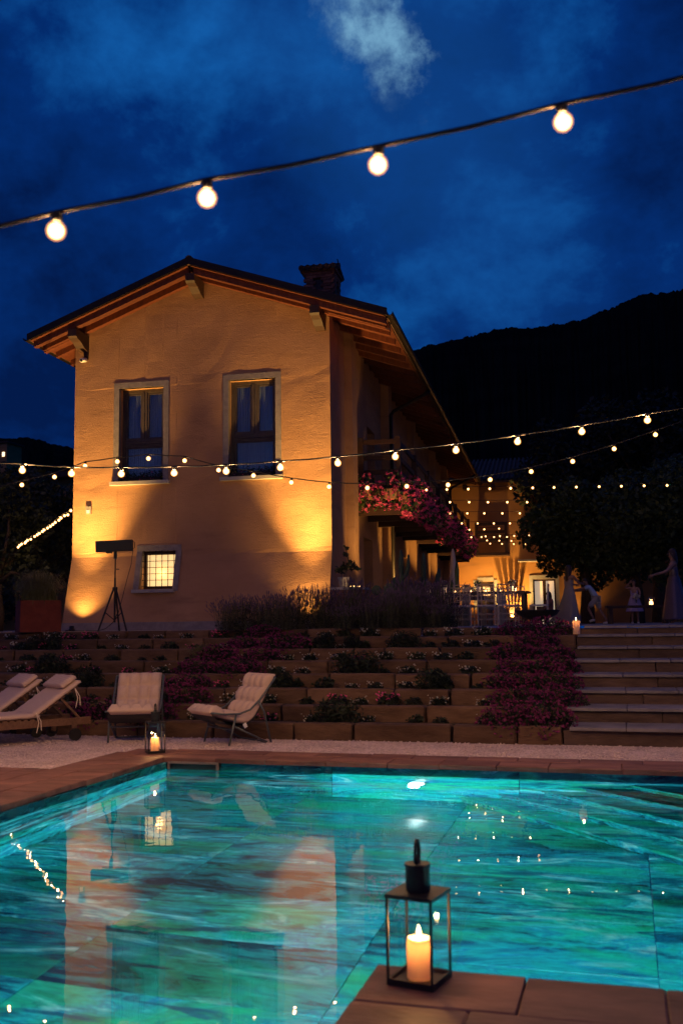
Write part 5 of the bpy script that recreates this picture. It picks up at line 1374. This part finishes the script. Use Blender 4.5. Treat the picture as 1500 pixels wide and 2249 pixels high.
for t, (x, D, L_) in enumerate(((950, 24.5, 4.4), (1035, 26.5, 4.8), (1052, 22.6, 2.3))):
    c = gp(x, D); rz = HT + (.05, .0, math.pi / 2 - .06)[t]; stp = .62 if t < 2 else .50
    o = empty('dining_table', c, rz); tag(o, f'long dark dining table set with candles, {TN[t].replace("the ", "", 1)}' if 0 else f'{TN[t].replace("the ", "", 1)}, dark top set with candles', 'table', 'long dining tables')
    MB().box((0, 0, .74), (.9, L_, .04)).build('table_top', 'table_wood', o)
    for sx in (-1, 1):
        for sy in (-1, 1): MB().box((sx * .38, sy * (L_ / 2 - .12), .36), (.07, .07, .72)).build('leg', 'table_wood', o)
    rot = Matrix.Rotation(rz, 3, 'Z')
    n = int(L_ / stp)
    for k in range(n):
        y = -L_ / 2 + .35 + stp * k if t < 2 else -L_ / 2 + .38 + .51 * k
        for s in (-1, 1):
            p = c + rot @ Vector((s * .62, y + random.uniform(-.05, .05), 0))
            place_chair(p, rz - s * math.pi / 2 + random.uniform(-.12, .12), f'{ordw(k)} gilded chair from the near end, {"left" if s < 0 else "right"} side of {TN[t].replace("the ", "", 1)}')
    place_chair(c + rot @ Vector((0, -L_ / 2 - .2, 0)), rz + math.pi, f'gilded banquet chair at the near end of {TN[t]}')
    for k in range(6):
        y = -L_ / 2 + .3 + (L_ - .6) * k / 5
        p = c + rot @ Vector((random.uniform(-.12, .12), y, .762)); v_ = empty('votive_candle', p); tag(v_, f'{ordw(k)} votive candle from the near end on {TN[t]}', 'candle', f'votive candles on {TN[t]}')
        inst('cup', votive_cup, v_); inst('glow', votive_fl, v_)
        if k % 2 == 0: point_light('flame_glow', (0, 0, .08), 2.0, WARM, .02, v_)
        p = c + rot @ Vector((random.choice((-.3, .3)), y + .2, .762)); w_ = inst('wine_glass', glass_me, None, p); tag(w_, f'{ordw(k)} wine glass from the near end on {TN[t]}', 'glass', f'wine glasses on {TN[t]}')
    for k in range(3):
        p = c + rot @ Vector((0, -L_ / 3 + L_ / 3 * k, .762)); v_ = empty('centrepiece', p); tag(v_, f'{ordw(k)} leafy centrepiece from the near end on {TN[t]}', 'flowers', f'centrepieces on {TN[t]}')
        MB().lathe([(.04, 0), (.055, .1), (.045, .13), (.0, .12)], 12).build('vase', 'ceramic', v_); rng = np.random.default_rng(t * 9 + k)
        arr_obj('foliage', *leaf_cloud(60, ell_sampler([((0, 0, .2), (.1, .1, .08))], .2), .06), 'leaf', v_); arr_obj('blossom', *leaf_cloud(40, ell_sampler([((0, 0, .22), (.09, .09, .07))], .6), .04, aspect=.9), 'white_flower', v_)
# slatted basket before a spotlight, shaped so its shadow fans over the wing wall
lb = hw(2.62, 24.05, TZ); o = empty('fan_shadow_basket', lb, HT); tag(o, 'dark slatted basket shaped to throw a fan shadow on the far wall', 'basket')
for k in range(5): MB().add([(-.052 + .0225 * k, .16, .34), (-.052 + .0225 * k + .0165, .16, .34), (-.15 + .062 * k + .046, .16, .80), (-.15 + .062 * k, .16, .80),
                             (-.052 + .0225 * k, .172, .34), (-.052 + .0225 * k + .0165, .172, .34), (-.15 + .062 * k + .046, .172, .80), (-.15 + .062 * k, .172, .80)],
                            [(0, 1, 2, 3), (7, 6, 5, 4), (0, 3, 7, 4), (1, 5, 6, 2), (3, 2, 6, 7), (0, 4, 5, 1)]).build('slat', 'wood_dark', o)
MB().box((0, .166, .33), (.14, .03, .04)).build('rim', 'wood_dark', o)
MB().box((0, .0, .06), (.6, .3, .12)).build('base', 'surround', o)
for x in (-.05, .05): MB().box((x, .166, .21), (.02, .02, .20)).build('leg', 'wood_dark', o)
ground_spot(2.62, 24.05, 2.66, 24.85, 3.4, SPOT_W * .75, 110, 'spotlight behind the slatted basket at the far wall', z=TZ + .12, r=.008)
ground_spot(5.3, 23.6, 5.6, 24.85, 3.0, SPOT_W * .07, 90, 'spotlight on the wing wall right of the glass door')
# low table with a votive on the terrace, right
lt = gp(1400, 24.5); o = empty('low_table', lt, .1); tag(o, 'dark low table by the girl in lilac', 'table')
MB().box((0, 0, .42), (1.5, .5, .06)).build('table_top', 'wood_dark', o)
for sx in (-1, 1): MB().box((sx * .65, 0, .2), (.1, .45, .4)).build('leg', 'wood_dark', o)
v_ = empty('votive_candle', at_depth(1430, 1342, 24.4)); v_.location.z = TZ + .452; tag(v_, 'lit votive candle in a tall glass on the low table', 'candle')
MB().lathe([(.055, 0), (.085, .20), (.08, .20), (.05, .01), (.0, .01)], 16).build('cup', 'glass', v_); MB().lathe([(.045, .011), (.045, .08), (.01, .10), (.002, .13)], 12).build('glow', 'candle_far', v_); point_light('flame_glow', (0, 0, .16), 1.0, WARM, .02, v_)

# ------------------------------------------------------------------ people on the terrace
def skinned(verts, edges, radii, sub=2):
    me = bpy.data.meshes.new('tmp'); me.from_pydata(verts, edges, []); ob = bpy.data.objects.new('tmp', me); COL.objects.link(ob)
    sm = ob.modifiers.new('s', 'SKIN'); sm.use_smooth_shade = True
    lay = me.skin_vertices[0].data if len(me.skin_vertices) else None
    if lay is None:
        bpy.context.view_layer.objects.active = ob; lay = me.skin_vertices.new().data
    for i, r in enumerate(radii):
        lay[i].radius = (r, r) if not isinstance(r, tuple) else r
        lay[i].use_root = (i == 0)
    ss = ob.modifiers.new('u', 'SUBSURF'); ss.levels = sub; ss.render_levels = sub
    dg = bpy.context.evaluated_depsgraph_get(); out = bpy.data.meshes.new_from_object(ob.evaluated_get(dg))
    bpy.data.objects.remove(ob); return out
BASE = dict(pelvis=(0, 0, .95), waist=(0, 0, 1.08), chest=(0, .01, 1.30), neck=(0, .0, 1.46), chin=(0, .015, 1.53), head=(0, .02, 1.62), crown=(0, .01, 1.71),
            shl=(-.17, 0, 1.41), ell=(-.24, -.01, 1.14), wrl=(-.25, .06, .89), shr=(.17, 0, 1.41), elr=(.24, -.01, 1.14), wrr=(.25, .06, .89),
            hpl=(-.10, 0, .92), knl=(-.11, .02, .50), anl=(-.11, -.02, .09), tol=(-.12, .13, .03), hpr=(.10, 0, .92), knr=(.11, .02, .50), anr=(.11, -.02, .09), tor=(.12, .13, .03))
RAD = dict(pelvis=(.15, .11), waist=(.125, .095), chest=(.15, .11), neck=.052, chin=.062, head=(.078, .095), crown=.055, shl=.056, ell=.040, wrl=.028, shr=.056, elr=.040, wrr=.028,
           hpl=.085, knl=.055, anl=.038, tol=.03, hpr=.085, knr=.055, anr=.038, tor=.03)
ED = [('pelvis', 'waist'), ('waist', 'chest'), ('chest', 'neck'), ('neck', 'chin'), ('chin', 'head'), ('head', 'crown'), ('chest', 'shl'), ('shl', 'ell'), ('ell', 'wrl'), ('chest', 'shr'), ('shr', 'elr'), ('elr', 'wrr'),
      ('pelvis', 'hpl'), ('hpl', 'knl'), ('knl', 'anl'), ('anl', 'tol'), ('pelvis', 'hpr'), ('hpr', 'knr'), ('knr', 'anr'), ('anr', 'tor')]
def person(loc, rz, scale, pose, label, hair_len=.12, parts=()):
    J = {k: Vector(v) for k, v in BASE.items()}
    J.update({k: Vector(v) for k, v in pose.items()})
    names = list(J); V = [J[k] for k in names]; Rr = [RAD[k] for k in names]; E_ = [(names.index(a), names.index(b)) for a, b in ED]
    for s in 'lr':                       # hands: palm, four fingers, thumb
        w = J['wr' + s]; d = (w - J['el' + s]).normalized(); sd = d.cross(Vector((0, 1, 0)))
        sd = sd.normalized() if sd.length > .1 else Vector((1, 0, 0)); cu = d.cross(sd)
        pi0 = len(V); V.append(w + d * .055); Rr.append((.03, .018)); E_.append((names.index('wr' + s), pi0))
        for k, ln in enumerate((.060, .075, .070, .052)):
            o_ = sd * (.021 * (k - 1.5)); i0 = len(V)
            V += [w + d * .095 + o_, w + d * (.095 + ln * .55) + o_ + cu * .008, w + d * (.095 + ln) + o_ + cu * .024]; Rr += [.0095, .0085, .007]; E_ += [(pi0, i0), (i0, i0 + 1), (i0 + 1, i0 + 2)]
        i0 = len(V); V += [w + d * .045 - sd * .038, w + d * .085 - sd * .052 + cu * .01]; Rr += [.011, .008]; E_ += [(pi0, i0), (i0, i0 + 1)]
    body = skinned(V, E_, Rr)
    body.materials.clear(); body.materials.append(MATS['skin'])
    o = bpy.data.objects.new('person', body); link(o, None, loc, (0, 0, rz)); o.scale = (scale,) * 3; tag(o, label, 'person', 'guests on the terrace')
    h = J['head']; up = (J['crown'] - J['chin']).normalized(); fw = Vector((0, 1, 0)); fw = (fw - up * fw.dot(up)).normalized(); sdv = fw.cross(up)
    # face: nose, ears, eyes, mouth
    mb = MB().tube([h + fw * .085 + up * .015, h + fw * .108 - up * .018], [.008, .013], 6); mb.build('nose', 'skin', o, smooth=True)
    for s in (-1, 1):
        MB().tube([h + sdv * (s * .078) - up * .01, h + sdv * (s * .09) + up * .012], [.014, .02], 6).build('ear', 'skin', o, smooth=True)
        MB().tube([h + fw * .088 + sdv * (s * .03) + up * .01, h + fw * .094 + sdv * (s * .03) + up * .01], .009, 6).build('eye', 'black', o)
    MB().bar(h + fw * .085 - sdv * .022 - up * .052, h + fw * .085 + sdv * .022 - up * .052, .008, .008).build('mouth', 'pink_top', o)
    # hair: a cap, longer behind
    n, m_ = 14, 8; HV = []
    for i in range(m_ + 1):
        t = i / m_
        for j in range(n):
            a = 2 * math.pi * j / n; back = (1 - math.sin(a)) / 2     # a=pi/2 is the face side
            ph = t * (math.pi * .36 + math.pi * .22 * back)
            r = .098 + .012 * back
            p_ = h + up * (.02 + r * 1.08 * math.cos(ph)) + (sdv * math.cos(a) + fw * math.sin(a)) * (r * math.sin(ph))
            if t > .8: p_ -= up * (hair_len * back * (t - .8) * 5); p_ -= fw * .02 * back
            HV.append(p_)
    HF = [(i * n + j, i * n + (j + 1) % n, (i + 1) * n + (j + 1) % n, (i + 1) * n + j) for i in range(m_) for j in range(n)]
    MB().add(HV, HF).build('hair', 'hair', o, smooth=True)
    for kind, material, grow in parts:
        if kind == 'shirt': ks = ['waist', 'chest', 'shl', 'shr', 'ell', 'elr', 'pelvis']; cut = .45
        elif kind == 'top': ks = ['waist', 'chest', 'pelvis', 'shl', 'shr']; cut = 0
        elif kind == 'shorts': ks = ['pelvis', 'hpl', 'hpr', 'knl', 'knr']; cut = .85
        elif kind == 'trousers': ks = ['pelvis', 'hpl', 'hpr', 'knl', 'knr', 'anl', 'anr']; cut = 1
        elif kind == 'shoes':
            for s in 'lr': MB().tube([J['an' + s] + Vector((0, -.05, -.055)), J['an' + s] + Vector((0, .03, -.05)), J['to' + s] + Vector((0, .03, 0))], [.04, .048, .036], 8).build('shoe', material, o, smooth=True)
            continue
        elif kind in ('skirt', 'gown', 'short_skirt'):
            ln = {'skirt': .88, 'gown': .93, 'short_skirt': .50}[kind]; wv = J['waist']; n, m_ = 28, 12; SV = []
            for i in range(m_ + 1):
                t = i / m_
                for j in range(n):
                    a = 2 * math.pi * j / n; r = (.135 + grow * t ** .8) * (1 + .06 * t * math.sin(a * 7))
                    if t > .999 and 0: pass
                    q = wv + Vector((r * math.cos(a), r * .85 * math.sin(a), .02 - (ln + .12) * t * (wv.z / 1.08)))
                    if kind == 'gown' and math.cos(a) < .2: q += Vector((-.55 * t ** 2.4 * (.2 - math.cos(a)), 0, 0)); q.z = max(q.z, .012)
                    SV.append(q)
            SF = [(i * n + j, i * n + (j + 1) % n, (i + 1) * n + (j + 1) % n, (i + 1) * n + j) for i in range(m_) for j in range(n)]
            MB().add(SV, SF).build('skirt', material, o, smooth=True); continue
        P = dict(J)
        if kind == 'shirt':
            for s in 'lr': P['el' + s] = J['sh' + s].lerp(J['el' + s], .62)
        if kind == 'top':
            for s in 'lr': P['sh' + s] = J['chest'].lerp(J['sh' + s], .75)
        if kind == 'shorts':
            for s in 'lr': P['kn' + s] = J['hp' + s].lerp(J['kn' + s], .9)
        Vv = [P[k] for k in ks]; rr = []
        for k in ks:
            q = RAD[k]; q = tuple(x + grow for x in q) if isinstance(q, tuple) else q + grow
            if kind == 'shorts' and k.startswith('kn'): q += .03
            if kind == 'shirt' and k.startswith('el'): q += .018
            rr.append(q)
        Ee = [(ks.index(a), ks.index(b)) for a, b in ED if a in ks and b in ks]
        i0 = ks.index('pelvis'); order = [i0] + [i for i in range(len(ks)) if i != i0]; inv = {k: i for i, k in enumerate(order)}
        me = skinned([Vv[i] for i in order], [(inv[a], inv[b]) for a, b in Ee], [rr[i] for i in order]); me.materials.clear(); me.materials.append(MATS[material])
        inst({'top': 'bodice'}.get(kind, kind), me, o)
    return o
def face_to(vx): return YAW + math.atan2(0, 1) + vx     # 0 = looking away from the camera
A = YAW
# boy in a light blue shirt, mid-stride, pulling to the left (local +y forward)
person(gp(1311, 25.5), A + math.radians(75), .70, dict(waist=(0, .06, 1.07), chest=(0, .20, 1.26), neck=(0, .29, 1.40), chin=(0, .33, 1.46), head=(0, .37, 1.55), crown=(0, .40, 1.64),
       shl=(-.16, .24, 1.36), ell=(-.18, .52, 1.30), wrl=(-.12, .76, 1.26), shr=(.16, .24, 1.36), elr=(.18, .50, 1.24), wrr=(.08, .74, 1.22),
       knl=(-.11, .30, .58), anl=(-.11, .12, .20), tol=(-.11, .24, .10), knr=(.10, -.12, .50), anr=(.10, -.36, .10), tor=(.10, -.24, .03)),
       'boy in a light blue shirt and pale shorts striding to the left', .03, (('shirt', 'shirt_blue', .022), ('shorts', 'shorts', .022), ('shoes', 'shoe', 0)))
person(gp(1252, 25.2), A + math.radians(-60), .86, dict(ell=(-.26, .18, 1.20), wrl=(-.20, .42, 1.18), elr=(.24, .2, 1.2), wrr=(.10, .45, 1.2)),
       'dark-haired woman in a long pale gown with a train, reaching to the boy', .34, (('top', 'gown', .012), ('gown', 'gown', .19)))
person(gp(1395, 26.0), A + math.radians(160), .66, dict(elr=(.34, .04, 1.42), wrr=(.16, .06, 1.60), ell=(-.24, .10, 1.16), wrl=(-.06, .26, 1.05)),
       'girl in a lilac dress with one hand raised to her head', .20, (('top', 'lilac', .014), ('short_skirt', 'lilac', .20), ('shoes', 'shoe', 0)))
bq = gp(1399, 25.75); o = empty('bouquet', (bq.x, bq.y, TZ + .70)); tag(o, 'small white bouquet held by the girl in lilac', 'bouquet')
rng = np.random.default_rng(12); arr_obj('blossom', *leaf_cloud(90, ell_sampler([((0, 0, 0), (.10, .08, .08))], .5), .05, aspect=.9), 'white_flower', o); MB().tube([(0, 0, 0), (0, 0, -.16)], .015, 6).build('stems', 'lavender_stem', o)
person(gp(1484, 22.0), A + math.radians(80), .95, dict(ell=(-.26, .20, 1.20), wrl=(-.20, .44, 1.14), elr=(.24, -.04, 1.14), wrr=(.20, .10, .92)),
       'woman in a long sequined dress at the right picture edge', .24, (('top', 'sequin', .014), ('skirt', 'sequin', .22)))
person(gp(1209, 33) + Vector((0, 0, -.28)), A + math.radians(100), .86, dict(pelvis=(0, 0, .78), waist=(0, -.02, .92), chest=(0, 0, 1.14), neck=(0, .02, 1.30), chin=(0, .04, 1.37), head=(0, .05, 1.46), crown=(0, .04, 1.55),
       shl=(-.16, 0, 1.25), shr=(.16, 0, 1.25), ell=(-.2, .1, 1.02), elr=(.2, .1, 1.02), wrl=(-.1, .3, .94), wrr=(.1, .3, .94), hpl=(-.1, .04, .76), hpr=(.1, .04, .76), knl=(-.11, .42, .80), knr=(.11, .42, .80), anl=(-.11, .44, .42), anr=(.11, .44, .42), tol=(-.11, .58, .36), tor=(.11, .58, .36)),
       'seated person in a pink top silhouetted against the glass door', .22, (('shirt', 'pink_top', .02), ('trousers', 'black', .015)))
bs_ = gp(1209, 33); o = empty('stool', bs_, A); tag(o, 'dark stool under the seated person by the glass door', 'stool')
MB().box((0, 0, .30), (.42, .36, .05)).build('seat', 'wood_dark', o)
for sx in (-1, 1):
    for sy in (-1, 1): MB().tube([(sx * .16, sy * .13, .28), (sx * .18, sy * .15, 0)], .018, 6).build('leg', 'wood_dark', o)
